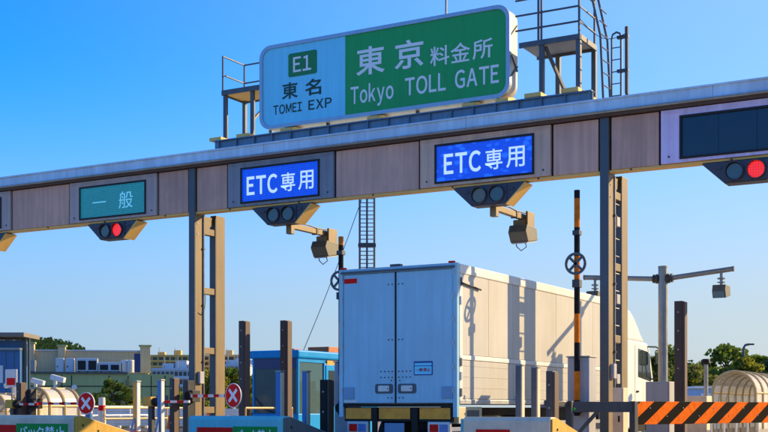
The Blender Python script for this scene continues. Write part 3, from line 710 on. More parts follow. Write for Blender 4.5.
part('bumper', MB().box(TL + 0.1, TR - 0.1, TB + 0.1, TB + 0.22, 0.42, 0.56), M_steel, tk, 0.02)
for yy in (21.6, 22.95):
    for s in (-1, 1):
        xc = -10.88 + s * 0.98
        wt = MB(); wt.cyl((xc - 0.25, yy, 0.51), (xc + 0.25, yy, 0.51), 0.5, 28)
        wh = part('wheel', wt, M_rubber, tk, 0.04)
        part('rim', MB().cone((xc + s * 0.19, yy, 0.51), (xc + s * 0.262, yy, 0.51), 0.16, 0.27, 20), M_alu, wh)
for s in (-1, 1):
    xc = -10.88 + s * 1.05
    wh = part('wheel', MB().cyl((xc - 0.15, 30.35, 0.51), (xc + 0.15, 30.35, 0.51), 0.5, 28), M_rubber, tk, 0.04)
    part('rim', MB().cone((xc + s * 0.10, 30.35, 0.51), (xc + s * 0.165, 30.35, 0.51), 0.15, 0.28, 20), M_alu, wh)
    part('side_guard', MB().box(TR - 0.12 if s > 0 else TL + 0.06, TR - 0.06 if s > 0 else TL + 0.12, 24.0, 28.6, 0.55, 0.63).box(TR - 0.12 if s > 0 else TL + 0.06, TR - 0.06 if s > 0 else TL + 0.12, 24.0, 28.6, 0.8, 0.88), M_alu, tk)
tb = part('toolbox', MB().box(TR - 0.45, TR - 0.06, 19.9, 20.9, 0.86, 1.17), mat('toolbox_cream', (0.62, 0.55, 0.36), 0.45, 0.1, 0.1, 3, 0.1), tk, 0.015)
part('toolbox_plate', MB().box(TR - 0.058, TR - 0.05, 20.25, 20.75, 0.92, 1.11), M_steelblue, tb)
# cab
cabp = [(29.42, 0.62), (31.75, 0.62), (31.80, 1.0), (31.74, 1.75), (31.35, 2.75), (31.1, 2.86), (29.42, 2.88)]
cb = part('cab', MB().prism(cabp, 'X', TL + 0.06, TR - 0.04), M_white, tk, 0.05)
part('roof_fairing', MB().prism([(29.45, 2.885), (31.05, 2.865), (30.75, 3.05), (30.2, 3.45), (29.85, 3.62), (29.45, 3.66)], 'X', TL + 0.12, TR - 0.08), M_white, tk, 0.05)
part('fairing_edge', MB().box(TR - 0.10, TR - 0.05, 29.36, 29.44, 0.9, 3.6), M_blackpaint, tk)
part('side_window', MB().prism([(30.35, 1.95), (31.42, 1.85), (31.50, 1.95), (31.22, 2.62), (30.35, 2.68)], 'X', TR - 0.045, TR - 0.034), M_darkglass, cb)
part('window_post', MB().box(TR - 0.034, TR - 0.028, 30.68, 30.72, 1.93, 2.66), M_blackpaint, cb)
part('windscreen', MB().bar((-10.9, 31.70, 1.95), (-10.9, 31.43, 2.62), 2.2, 0.03, (0, 1, 0.3)), M_darkglass, cb)
part('door_handle', MB().box(TR - 0.038, TR - 0.01, 30.2, 30.36, 1.55, 1.60), M_blackpaint, cb, 0.006)
part('door_line', MB().box(TR - 0.041, TR - 0.036, 30.10, 30.115, 0.9, 2.75), M_blackpaint, cb)
part('step', MB().box(TR - 0.3, TR - 0.02, 30.95, 31.6, 0.55, 0.72), M_blackpaint, cb)
part('wheel_arch', MB().prism([(29.75 + 0.6 + 0.62 * math.cos(a), 0.55 + 0.62 * math.sin(a)) for a in [math.pi * i / 12 for i in range(13)]], 'X', TR - 0.042, TR - 0.034), M_blackpaint, cb)
mi = part('mirror', MB().prism(rrect(-9.56, -9.34, 2.28, 2.68, 0.05, 4), 'Y', 31.42, 31.54), M_blackpaint, tk, 0.02)
part('mirror_arm', MB().path([(TR - 0.04, 31.15, 2.76), (TR + 0.12, 31.4, 2.76), (-9.45, 31.48, 2.70)], 0.02, 8), M_blackpaint, mi)
part('mirror_arm', MB().path([(TR - 0.04, 31.5, 1.9), (TR + 0.1, 31.5, 2.0), (-9.50, 31.48, 2.3)], 0.018, 8), M_blackpaint, mi)
part('mirror_glass', MB().box(-9.53, -9.37, 31.412, 31.419, 2.31, 2.65), mat('mirror_face', (0.5, 0.45, 0.3), 0.05, 0.9, 0.1), mi)

# ------------------------------------------------------------------ island noses
def nose(label, x0, x1, m, side, texts, left_blue=True):
    Y = 18.1
    t = thing('island_nose', label, 'barrier', ((x0 + x1) / 2, Y, 0), 0, 'island end barriers')
    sec = [(Y, 0.0), (Y, 0.94), (Y + 0.06, 1.005), (Y + 0.25, 1.0), (Y + 2.2, 0.52), (Y + 2.2, 0.0)]
    c = part('concrete_block', MB().prism(sec, 'X', x0 + 0.12, x1 - 0.03), m, t, 0.012)
    part('side_cladding', MB().prism([(Y + 0.04, 0.0), (Y + 0.04, 0.97), (Y + 0.25, 0.985), (Y + 2.2, 0.50), (Y + 2.2, 0.0)], 'X', x1 - 0.028, x1), side, t, 0.004)
    part('bevelled_edge', MB().prism([(x0, Y + 0.16), (x0 + 0.118, Y + 0.004), (x0 + 0.118, Y + 2.1), (x0, Y + 2.1)], 'Z', 0.0, 0.99 - 0.02), M_concrete_shade, t)
    for k in range(4):
        part('bolt', MB().cyl((x1, Y + 0.25 + 0.45 * k, 0.80 - 0.12 * k), (x1 + 0.012, Y + 0.25 + 0.45 * k, 0.80 - 0.12 * k), 0.022, 8), M_blackpaint, t)
        part('bolt', MB().cyl((x1, Y + 0.15 + 0.45 * k, 0.45), (x1 + 0.012, Y + 0.15 + 0.45 * k, 0.45), 0.022, 8), M_blackpaint, t)
    for kind, a, b, z0, z1 in texts:
        p = part('warning_panel', MB().box(a, b, Y - 0.014, Y - 0.001, z0, z1), M_red if kind == 'red' else M_green_p, t)
        if kind == 'green':
            lettering('バック禁止', a + 0.07, b - 0.07, z1 - 0.30, z1 - 0.05, Y - 0.018, M_print_white, p, 0.012)
nose('cream concrete island nose with one red panel, beside the truck', -8.86, -7.18, M_concrete_cream, M_yellow, [('red', -8.50, -7.90, 0.40, 0.80)])
nose('shade-tinted bluish concrete island nose with red panel and green バック禁止 panel', -14.60, -12.32, M_concrete_shade, mat('side_yellow_shaded', (0.10, 0.14, 0.15), 0.6, 0, 0.15, 3, 0.2), [('red', -14.27, -13.45, 0.36, 0.79), ('green', -13.43, -12.46, 0.36, 0.81)])  # side colour is the yellow cladding darkened as if in shade
nose('cream concrete island nose with green バック禁止 panel and yellow side, at the picture edge', -20.6, -17.38, M_concrete_cream, M_yellow, [('red', -20.3, -18.99, 0.36, 0.80), ('green', -18.97, -17.55, 0.36, 0.83)])

# ------------------------------------------------------------------ raised boom barriers
def disc_ring(cx, y, cz, r, r2, n=28):
    mb = MB(); vs = []; fs = []
    for i in range(n):
        a = 2 * math.pi * i / n
        for rr, yy in ((r, y - 0.012), (r2, y - 0.012), (r2, y + 0.012), (r, y + 0.012)):
            vs.append((cx + rr * math.cos(a), yy, cz + rr * math.sin(a)))
    for i in range(n):
        for k in range(4): fs.append((i*4+k, i*4+(k+1) % 4, ((i+1) % n)*4+(k+1) % 4, ((i+1) % n)*4+k))
    return mb.add(vs, fs)
def raised_boom(label, X, Y, top, zdisc):
    t = thing('boom_barrier', label, 'barrier', (X, Y, 0.2), 0, 'raised boom barriers')
    b = part('drive_cabinet', MB().box(X - 0.24, X + 0.20, Y + 0.12, Y + 0.50, 0.2, 2.12), M_cabinet, t, 0.015)
    part('cabinet_door', MB().box(X - 0.21, X + 0.17, Y + 0.105, Y + 0.119, 0.35, 2.05), M_cabinet, b, 0.004)
    part('cabinet_cap', MB().box(X - 0.26, X + 0.22, Y + 0.10, Y + 0.52, 2.122, 2.15), M_steel, b, 0.006)
    part('pole', MB().cyl((X, Y, 1.0), (X, Y, top), 0.055, 12), M_boomstripe, t)
    part('pivot', MB().cyl((X, Y - 0.06, 1.15), (X, Y + 0.12, 1.15), 0.11, 14), M_blackpaint, t)
    part('clamp', MB().box(X - 0.075, X + 0.075, Y - 0.07, Y + 0.07, 3.45, 3.6), M_steel_dark, t, 0.006)
    part('clamp', MB().box(X - 0.07, X + 0.07, Y - 0.07, Y + 0.07, zdisc + 0.55, zdisc + 0.64), M_steel_dark, t, 0.006)
    d = part('disc_ring', disc_ring(X, Y - 0.075, zdisc, 0.165, 0.215), M_flange, t)
    for a in (45, -45):
        part('cross_bar', MB().obox((X, Y - 0.075, zdisc), (0.36, 0.018, 0.05), 0, 0, R(a)), M_flange, d)
    return t
raised_boom('raised orange and black boom pole with black crossed ring, beside the truck', -8.2, 21.98, 5.31, 3.90)
raised_boom('raised orange and black boom pole mostly hidden behind the truck', -13.45, 21.92, 4.78, 3.84)

# ------------------------------------------------------------------ lowered barriers with red cross discs
def lowered_boom(label, X, Y, L, z, rz):
    t = thing('stop_barrier', label, 'barrier', (X, Y, 0.2), rz, 'lowered bars with red cross discs')
    def P(n_, mb, m, par, bv=0): return part(n_, mb, m, par, bv, world=False)
    zz = z - 0.2
    P('stand', MB().box(-0.11, 0.09, -0.1, 0.1, 0, zz + 0.38), M_steel_dark, t, 0.01)
    P('drive_box', MB().box(0.10, 0.30, -0.12, 0.12, zz - 0.14, zz + 0.14), M_steel_dark, t, 0.01)
    P('hub', MB().cyl((0.2, -0.2, zz), (0.2, -0.121, zz), 0.12, 16), M_blackpaint, t)
    P('bar', MB().box(0.26, L, -0.19, -0.13, zz - 0.035, zz + 0.035), M_barstripe, t, 0.006)
    d = P('cross_disc', MB().cyl((L, -0.225, zz), (L, -0.205, zz), 0.285, 36), M_print_white, t)
    P('disc_face', MB().cyl((L, -0.228, zz), (L, -0.2255, zz), 0.268, 36), M_red, d)
    xb = MB()
    xb.obox((L, -0.231, zz), (0.40, 0.004, 0.075), 0, 0, R(45))
    P('cross_stroke', xb, M_print_white, d)
    P('cross_stroke', MB().obox((L, -0.234, zz), (0.40, 0.004, 0.075), 0, 0, R(-45)), M_print_white, d)
lowered_boom('lowered red and white bar with red cross disc in front of a gantry post', -18.75, 23.45, 1.97, 1.44, R(-14))
lowered_boom('lowered red and white bar with red cross disc before the flat-roofed grey building', -24.2, 23.6, 2.17, 1.27, 0)

# ------------------------------------------------------------------ swing gate
ga = math.atan2(4.5, 1.5)
sw = thing('swing_gate', 'open swing gate with slanted orange and black striped panel', 'gate', (-7.19, 22.38, 0.2), ga, None)
def PG(n_, mb, m, par, bv=0): return part(n_, mb, m, par, bv, world=False)
M_gate = red_white('gate_stripe', 'X', 0.42, (0.95, 0.17, 0.008), (0.006, 0.005, 0.005), shear=-1.72)
pn = PG('striped_panel', MB().box(0.03, 5.2, -0.02, 0.02, 0.635, 1.075), M_gate, sw, 0.006)
for k in range(9):
    PG('bolt', MB().cyl((0.45 + k * 0.55, -0.03, 0.95 - 0.16 * (k % 2)), (0.45 + k * 0.55, -0.02, 0.95 - 0.16 * (k % 2)), 0.014, 8), M_steel, pn)
PG('hinge_post', MB().box(-0.09, 0.02, -0.06, 0.06, 0.0, 1.08), M_steel_dark, sw, 0.008)
PG('rear_rail', MB().box(0.03, 5.2, 0.021, 0.07, 0.98, 1.05), M_steel_dark, sw)
part('link_arm', MB().bar((-8.12, 21.55, 1.17), (-7.22, 22.33, 1.17), 0.07, 0.20), M_steel_dark, sw, 0.008)
part('pivot_post', MB().box(-8.22, -8.10, 21.42, 21.54, 0.2, 1.28), M_steel_dark, sw, 0.01)
part('pivot_arm', MB().bar((-8.36, 20.75, 1.24), (-8.18, 21.5, 1.22), 0.05, 0.10), M_steel_dark, sw, 0.006)
part('lamp', MB().cyl((-8.05, 21.40, 1.13), (-8.05, 21.415, 1.13), 0.03, 10), M_green_p, sw)
part('diagonal_stay', MB().bar((-8.12, 21.5, 0.55), (-7.75, 21.86, 1.08), 0.05, 0.06), M_steel_dark, sw)

# ------------------------------------------------------------------ posts and cabinets on the islands
def slim_post(label, X, Y, h, m=M_steelblue, strip=M_concrete_cream):
    t = thing('sensor_post', label, 'post', (X, Y, 0.2), 0, 'slim vehicle sensor posts on the islands')
    p = part('post', MB().box(-0.05, 0.05, -0.07, 0.07, 0.0, h - 0.2), m, t, 0.008, world=False)
    part('lens_strip', MB().box(0.051, 0.075, -0.06, 0.05, 0.3, h - 0.21), strip, t, 0.003, world=False)
    part('foot_gusset', MB().prism([(-0.32, 0.0), (0.15, 0.0), (0.10, 0.75), (-0.075, 0.72)], 'X', -0.03, 0.03), mat('post_blue', (0.16, 0.26, 0.42), 0.5, 0, 0.1, 3, 0.1), t, 0, world=False)
    part('cap', MB().box(-0.055, 0.078, -0.075, 0.075, h - 0.2, h - 0.17), M_steel, t, 0.004, world=False)
def dark_post(label, X, Y, h, w=0.10, m=M_steel_dark):
    t = thing('steel_post', label, 'post', (X, Y, 0.2), 0, 'dark steel sensor posts')
    p = part('post', MB().box(-w, w * 0.55, -0.11, 0.11, 0.0, h - 0.2), m, t, 0.008, world=False)
    part('edge_channel', MB().box(w * 0.55 + 0.002, w, -0.10, 0.10, 0.0, h - 0.22), M_trimdark, t, 0.004, world=False)
    for k in range(4):
        part('sensor_eye', MB().cyl((-w * 0.25, -0.118, h - 0.45 - k * 0.42), (-w * 0.25, -0.11, h - 0.45 - k * 0.42), 0.022, 8), M_steel, t, world=False)
    part('base_plate', MB().box(-0.18, 0.18, -0.2, 0.2, 0.0, 0.03), M_steel, t, world=False)
slim_post('slim pale sensor post beside the truck, the nearer of two on the cream nose island', -8.42, 19.72, 1.89)
slim_post('slim bluish sensor post beside the truck, the farther of two on the cream nose island', -8.30, 20.14, 1.86)
dark_post('short dark steel post beside the truck flank, next to the swing gate', -8.2, 20.72, 1.82, 0.085)
slim_post('slim bluish sensor post behind the bluish nose, nearer to the tall brown posts', -13.6, 19.85, 1.86, mat('post_bright_blue', (0.05, 0.20, 0.48), 0.45, 0, 0.1, 3, 0.1))
slim_post('slim bluish sensor post behind the bluish nose, in front of the blue booth door', -13.55, 20.72, 1.88, MATS['post_bright_blue'])
dark_post('short black equipment post close to the left edge of the truck', -13.5, 21.45, 1.74, 0.11, M_blackpaint)
slim_post('slim cream sensor post with yellow lit edge, left of the gantry post', -18.85, 21.66, 1.75, M_yellow, M_white)
slim_post('slim blue and white sensor post nearest to the left gantry post', -18.85, 22.52, 1.80, MATS['post_bright_blue'], M_white)
dark_post('short dark steel post standing against the left gantry post', -18.9, 23.10, 1.88, 0.07)
dark_post('tall brown sensor post behind the red cross disc by the gantry post', -18.75, 25.75, 3.42, 0.11, M_post_brown := mat('post_brown', (0.065, 0.05, 0.045), 0.5, 0.1, 0.2, 3, 0.2))
dark_post('tall brown sensor post at the corner of the blue toll booth', -17.95, 26.5, 3.45, 0.12, M_post_brown)
dark_post('tall brown sensor post right of the grey camera pole', -7.62, 27.02, 3.55, 0.12, M_post_brown)
dark_post('dark brown post behind the cream nose at the far left', -24.3, 23.35, 1.83, 0.09, M_post_brown)

def cabinet(label, X, Y, w, d, h, m=M_cabinet):
    t = thing('control_cabinet', label, 'cabinet', (X, Y, 0.2), 0, 'grey control cabinets on the islands')
    part('case', MB().box(-w/2, w/2, -d/2, d/2, 0.06, h), m, t, 0.012, world=False)
    part('door', MB().box(-w/2 + 0.03, w/2 - 0.03, -d/2 - 0.014, -d/2 - 0.001, 0.12, h - 0.05), m, t, 0.004, world=False)
    part('handle', MB().box(w/2 - 0.1, w/2 - 0.07, -d/2 - 0.03, -d/2 - 0.0145, h * 0.5, h * 0.5 + 0.12), M_blackpaint, t, world=False)
    part('plinth', MB().box(-w/2 - 0.03, w/2 + 0.03, -d/2 - 0.03, d/2 + 0.03, 0, 0.058), M_concrete, t, world=False)
cabinet('plain grey cabinet at the foot of the grey camera pole', -8.15, 27.2, 0.55, 0.4, 1.55)
cabinet('cream cabinet between the boom cabinet and the gantry post', -7.75, 23.2, 0.22, 0.3, 1.35, M_concrete_cream)
cabinet('low cream cabinet behind the tall brown post by the arched tunnel', -8.1, 30.2, 0.6, 0.5, 1.25, M_concrete_cream)

# ------------------------------------------------------------------ camera pole with two arms
cp = thing('camera_pole', 'grey pole with two side arms carrying lane cameras, right of the gantry post', 'camera pole', (-8.2, 27.6, 0.2))
part('pole', MB().cyl((-8.2, 27.6, 0.2), (-8.2, 27.6, 4.40), 0.11, 18), M_steel, cp, 0, smooth=False)
part('cap', MB().cyl((-8.2, 27.6, 4.40), (-8.2, 27.6, 4.43), 0.115, 18), M_steel, cp)
for s, x1, z1 in ((-1, -10.1, 4.27), (1, -6.60, 4.28)):
    a = part('arm', MB().cyl((-8.2 + s * 0.1, 27.6, 4.14), (x1, 27.6, z1), 0.058, 14), M_steel, cp)
    part('arm_cap', MB().cyl((x1, 27.6, z1), (x1 + s * 0.02, 27.6, z1), 0.063, 14), M_steel_dark, a)
    part('clamp_flange', MB().cyl((-8.2 + s * 0.10, 27.6, 4.14), (-8.2 + s * 0.16, 27.6, 4.145), 0.11, 14), M_steel_dark, a)
    part('clamp_flange', MB().cyl((-8.2 + s * 0.19, 27.6, 4.147), (-8.2 + s * 0.23, 27.6, 4.15), 0.10, 14), M_steel_dark, a)
    xc = x1 - s * 0.26
    cm = part('lane_camera', MB().prism([(27.35, 3.78), (27.42, 3.62), (27.85, 3.70), (27.80, 3.92), (27.40, 3.92)], 'X', xc - 0.15, xc + 0.15), M_steel_box, cp, 0.012)
    part('camera_window', MB().prism([(27.345, 3.77), (27.41, 3.625), (27.405, 3.62), (27.338, 3.765)], 'X', xc - 0.12, xc + 0.12), mat('cool_glass', (0.15, 0.3, 0.4), 0.1, 0.3, 0.1), cm)
    part('drop_tube', MB().cyl((xc, 27.6, 3.92), (xc, 27.6, 4.24), 0.035, 10).cyl((xc, 27.6, 4.06), (xc, 27.6, 4.09), 0.09, 12).cyl((xc, 27.6, 3.98), (xc, 27.6, 4.00), 0.09, 12), M_steel, cm)
sp = thing('cctv_post', 'thin grey post topped by a dark round camera, left of the arched tunnel', 'camera', (-8.2, 31.4, 0.2))
part('post', MB().cyl((-8.2, 31.4, 0.2), (-8.2, 31.4, 2.28), 0.055, 12), M_steel, sp)
part('camera_dome', MB().cone((-8.2, 31.4, 2.28), (-8.2, 31.4, 2.42), 0.13, 0.10, 14), M_blackpaint, sp, 0.03)

# ------------------------------------------------------------------ glazed stair tunnels
def tunnel(label, X, Y, L, r, wall, step):
    t = thing('stair_tunnel', label, 'tunnel', (X, Y, 0.2), 0, 'glazed stair tunnels on the islands')
    def prof(rr): return [(-rr, 0.0), (-rr, wall)] + [(rr * math.cos(math.pi - math.pi * i / 14), wall + rr * math.sin(math.pi * i / 14)) for i in range(1, 14)] + [(rr, wall), (rr, 0.0)]
    n_ = int(L / step)
    pr = prof(r)
    ring = MB().path([(u, 0, v) for u, v in pr], 0.045, 8)
    first = part('hoop', ring, M_hoop, t, 0, world=False)
    for k in range(1, n_ + 1):
        c = first.copy(); COL.objects.link(c); c.parent = t; c.location = (0, k * step, 0)
    inn = prof(r - 0.01)
    gl0 = None
    for k in range(n_):
        for seg, (a, b) in enumerate(((0, 3), (3, 8), (8, 13), (13, 16))):
            mb = MB()
            for i in range(a, b):
                (u0, v0), (u1, v1) = inn[i], inn[i + 1]
                mb.add([(u0, 0.06, v0), (u1, 0.06, v1), (u1, step - 0.06, v1), (u0, step - 0.06, v0)], [(0, 1, 2, 3)])
            if k == 0:
                o = part('glazing_panel', mb, M_poly, t, 0, world=False)
                if gl0 is None: gl0 = {}
                gl0[seg] = o
            else:
                c = gl0[seg].copy(); COL.objects.link(c); c.parent = t; c.location = (0, k * step, 0)
    for u, v in (pr[1], pr[-2], pr[8]):
        part('long_rail', MB().cyl((u * 1.0, 0, v), (u * 1.0, n_ * step, v), 0.03, 8), M_hoop, t, 0, world=False)
    part('kerb_wall', MB().box(-r - 0.08, -r + 0.05, 0, n_ * step, 0, 0.35).box(r - 0.05, r + 0.08, 0, n_ * step, 0, 0.35), M_concrete, t, 0, world=False)
M_hoop = mat('hoop_cream', (0.60, 0.42, 0.18), 0.45, 0, 0.08, 3)
tunnel('arched glazed stair tunnel with cream hoops behind the striped swing gate', -8.25, 34.6, 7.2, 0.60, 1.38, 0.9)
tunnel('low arched glazed tunnel at the far left behind the cream nose', -24.15, 23.75, 1.65, 0.48, 1.0, 0.55)
tunnel('outermost arched glazed tunnel cut by the left picture edge', -29.5, 27.2, 2.2, 0.55, 0.85, 0.55)

# ------------------------------------------------------------------ blue toll booth
bo = thing('toll_booth', 'bright blue toll booth with large windows, left of the truck', 'booth', (-18.85, 29.2, 0.2))
bx0, bx1, by0, by1, bz0, bz1 = -19.62, -18.1, 27.3, 31.6, 0.2, 2.72
part('floor_base', MB().box(bx0, bx1, by0, by1, bz0, 1.0), M_booth, bo, 0.03)
part('roof', MB().box(bx0 - 0.06, bx1 + 0.06, by0 - 0.08, by1 + 0.05, 2.50, bz1), M_booth, bo, 0.05)
rf_ = part('roof_equipment', MB().box(-18.9, -18.2, 29.0, 31.3, bz1 + 0.001, bz1 + 0.16).box(-19.2, -18.9, 28.3, 28.7, bz1 + 0.001, bz1 + 0.09), mat('orange_roof_gear', (0.55, 0.16, 0.05), 0.6, 0, 0.4, 3), bo, 0.01)
cw = 0.07
for x, y in ((bx0, by0), (bx1 - cw, by0), (bx0, by1 - cw), (bx1 - cw, by1 - cw), (bx1 - cw, 28.6), (bx1 - cw, 29.6), (bx0, 29.5)):
    part('corner_post', MB().box(x + .003, x + cw - .003, y + .003, y + cw, 1.0, 2.5), M_booth, bo, 0.01)
part('window_header', MB().box(bx0 + cw, bx1 - cw, by0 + 0.01, by0 + 0.05, 2.22, 2.5), M_booth_dark, bo)
part('front_window', MB().box(bx0 + cw, bx1 - cw, by0 + 0.025, by0 + 0.035, 1.0, 2.22), M_glass, bo)
part('wiper', MB().path([(-18.9, by0 - 0.01, 1.02), (-19.2, by0 - 0.03, 1.12), (-19.5, by0 - 0.01, 1.42)], 0.012, 6), M_blackpaint, bo)
part('rear_wall', MB().box(bx0 + cw, bx1 - cw, by1 - 0.06, by1 - 0.01, 1.0, 2.5), M_booth, bo)
part('side_window', MB().box(bx1 - 0.045, bx1 - 0.035, by0 + cw, 28.6, 1.0, 2.4), M_glass, bo)
part('side_window', MB().box(bx0 + 0.035, bx0 + 0.045, by0 + cw, 29.5, 1.0, 2.45), M_glass, bo)
part('side_header', MB().box(bx1 - 0.06, bx1 - 0.01, by0 + cw, by1 - cw, 2.4, 2.5), M_booth, bo)
dr = part('door', MB().box(bx1 - 0.03, bx1 + 0.02, 28.68, 29.58, 0.35, 2.35), M_booth, bo, 0.01)
part('door_window', MB().box(bx1 + 0.021, bx1 + 0.026, 28.80, 29.46, 1.2, 2.2), M_darkglass, dr)
part('door_handle', MB().box(bx1 + 0.021, bx1 + 0.05, 28.76, 28.80, 1.1, 1.22), M_steel, dr)
part('yellow_header', MB().box(bx1 + 0.005, bx1 + 0.03, 28.72, 29.55, 2.36, 2.48), M_yellow, bo)
part('side_wall', MB().box(bx1 - 0.05, bx1 - 0.012, 29.68, by1 - cw, 1.0, 2.4), M_booth, bo)
part('counter', MB().box(-19.4, -18.3, 27.5, 28.0, 1.0, 1.25), mat('booth_yellow', (0.65, 0.50, 0.05), 0.5, 0, 0.1), bo, 0.01)
part('ticket_machine', MB().box(-18.6, -18.3, 28.1, 28.5, 1.0, 1.9), MATS['booth_yellow'], bo, 0.02)
part('chair_back', MB().box(-19.2, -18.8, 28.6, 28.7, 1.0, 1.7), M_blackpaint, bo, 0.02)

# ------------------------------------------------------------------ background: buildings
A0 = R(29.5)
CX, CY = Vector((math.cos(A0), math.sin(A0), 0)), Vector((-math.sin(A0), math.cos(A0), 0))
def away(side, dist, z=0.0):      # metres to the right of and along the main street axis seen from the lane
    v = CX * side + CY * dist
    return (v.x, v.y, z)
M_wall = mat('wall_olive', (0.66, 0.50, 0.29), 0.85, 0, 0.1, 0.3, 0.15)
M_wall2 = mat('wall_grey_green', (0.40, 0.45, 0.20), 0.85, 0, 0.1, 0.3, 0.15)
M_acblue = mat('unit_white', (0.55, 0.60, 0.66), 0.5, 0, 0.06, 2)
b = thing('factory_building', 'long flat-roofed grey-olive building with air conditioners on its ledge', 'building', away(-23.65, 95), A0 + R(10.5))
def PB(n_, mb, m, par, bv=0): return part(n_, mb, m, par, bv, world=False)
S = 95 / 1213.0
def bx(px): return (px - 82) * S
PB('upper_wall', MB().box(bx(17), bx(147), 0, 12, 0, 5.6), M_wall, b)
PB('lower_wall', MB().box(bx(26), bx(172), -4.0, -0.02, 0, 3.72), M_wall2, b)
PB('ledge_edge', MB().box(bx(25), bx(128), -4.15, -0.03, 3.722, 3.86), M_flange, b)
PB('parapet', MB().box(bx(17), bx(147), -0.10, 0.3, 5.602, 5.70), M_acblue, b)
for a_, c_, h in ((27, 36, 6.15), (59, 66, 5.95), (139, 149, 6.0)):
    p = PB('pilaster', MB().box(bx(a_), bx(c_), -0.35, 0.6, 3.9, h), M_wall, b)
    PB('pilaster_cap', MB().box(bx(a_) - 0.1, bx(c_) + 0.1, -0.45, 0.7, h + .001, h + 0.12), M_wall2, p)
for x in (66, 75, 110, 128, 150, 163):
    PB('joint', MB().box(bx(x), bx(x) + 0.06, -4.02, -3.999, 0, 3.6), M_black, b)
PB('joint', MB().box(bx(27), bx(172), -4.02, -3.999, 2.75, 2.82), M_black, b)
for k, (a_, c_, z0, z1) in enumerate(((59, 66.5, 3.86, 4.95), (68.5, 76.5, 3.86, 4.95))):
    u = PB('plant_cabinet', MB().box(bx(a_), bx(c_), -2.5, -1.6, z0, z1), M_acblue, b, 0.03)
    PB('door_knob', MB().box(bx(a_) + 0.1, bx(a_) + 0.18, -2.53, -2.501, z0 + 0.4, z0 + 0.5), M_black, u)
for a_, c_, z1 in ((79, 99, 4.95), (100, 120.5, 4.65)):
    u = PB('air_conditioner', MB().box(bx(a_), bx(c_), -2.9, -1.9, 3.95, z1), M_acblue, b, 0.03)
    half = (bx(c_) - bx(a_)) / 2
    for k in range(2):
        fx = bx(a_) + half * k
        PB('fan_grille', MB().box(fx + 0.1, fx + half - 0.1, -2.93, -2.901, 4.05, z1 - 0.2), M_black, u)
    for q in (0.1, 0.5, 0.9):
        PB('unit_foot', MB().box(bx(a_) + 2 * half * q - 0.06, bx(a_) + 2 * half * q + 0.06, -2.85, -1.95, 3.862, 3.949), M_black, u)
for x in (125, 130):
    PB('tank', MB().cyl((bx(x), -2.2, 3.87), (bx(x), -2.2, 4.85), 0.33, 16), M_acblue if x < 128 else M_white, b, 0.06)
PB('pipe', MB().path([(bx(128), -4.1, 3.3), (bx(128), -4.1, 2.6), (bx(123), -4.1, 1.9), (bx(123), -4.1, 0.8)], 0.09, 8), M_steeltan, b)
PB('vent_duct', MB().cyl((bx(27), -3.0, 4.0), (bx(27), -3.0, 4.5), 0.4, 14).box(bx(31), bx(41), -3.5, -2.3, 3.87, 4.75), M_steel, b, 0.04)
PB('roof_tank', MB().box(bx(134), bx(140), -3.5, -2.7, 3.87, 5.3), MATS['booth_navy'], b, 0.03)
for x in (78, 118):
    l = PB('wall_lamp', MB().cyl((bx(x), -4.25, 2.7), (bx(x), -4.01, 2.7), 0.2, 12), M_white, b)
for x in (45, 90, 155):
    PB('door', MB().box(bx(x), bx(x) + 0.9, -4.03, -4.0, 0, 2.1), M_flange, b)

b = thing('service_building', 'small blue clad building with overhanging flat roof slab at the left edge', 'building', away(-24, 70), A0)
S7 = 70 / 1213.0
def sx(px): return (px - 384) * S7 + 24
M_bluewall = mat('cladding_blue', (0.05, 0.16, 0.36), 0.5, 0, 0.08, 1, 0.15)
PB('wall', MB().box(sx(-60), sx(20), 0, 1.6, 0, 4.5), M_bluewall, b)
PB('upper_wall', MB().box(sx(-60), sx(20), 0.6, 1.6, 4.62, 5.1), M_bluewall, b)
PB('ledge', MB().box(sx(-60), sx(20.5), -0.15, 1.7, 4.5, 4.62), M_steel, b)
PB('roof_slab', MB().box(sx(-60), sx(27), -0.6, 2.6, 5.22, 5.48), mat('roof_concrete', (0.22, 0.19, 0.16), 0.8, 0, 0.15), b, 0.03)
PB('pale_panel', MB().box(sx(-60), sx(3), -0.04, -0.001, 2.6, 3.6), M_white, b)  # plain white panel on the blue wall
for x in (20, 22.5, 26):
    PB('column', MB().box(sx(x) - 0.06, sx(x) + 0.06, 0.5, 0.62, 0, 5.2), M_flange, b)
PB('window', MB().box(sx(20.5), sx(23), 0.8, 0.85, 3.6, 4.9), M_darkglass, b)
for k in range(9):
    PB('cladding_seam', MB().box(sx(-50 + k * 8), sx(-50 + k * 8) + 0.03, -0.012, 0.001, 0, 4.48), M_flange, b)

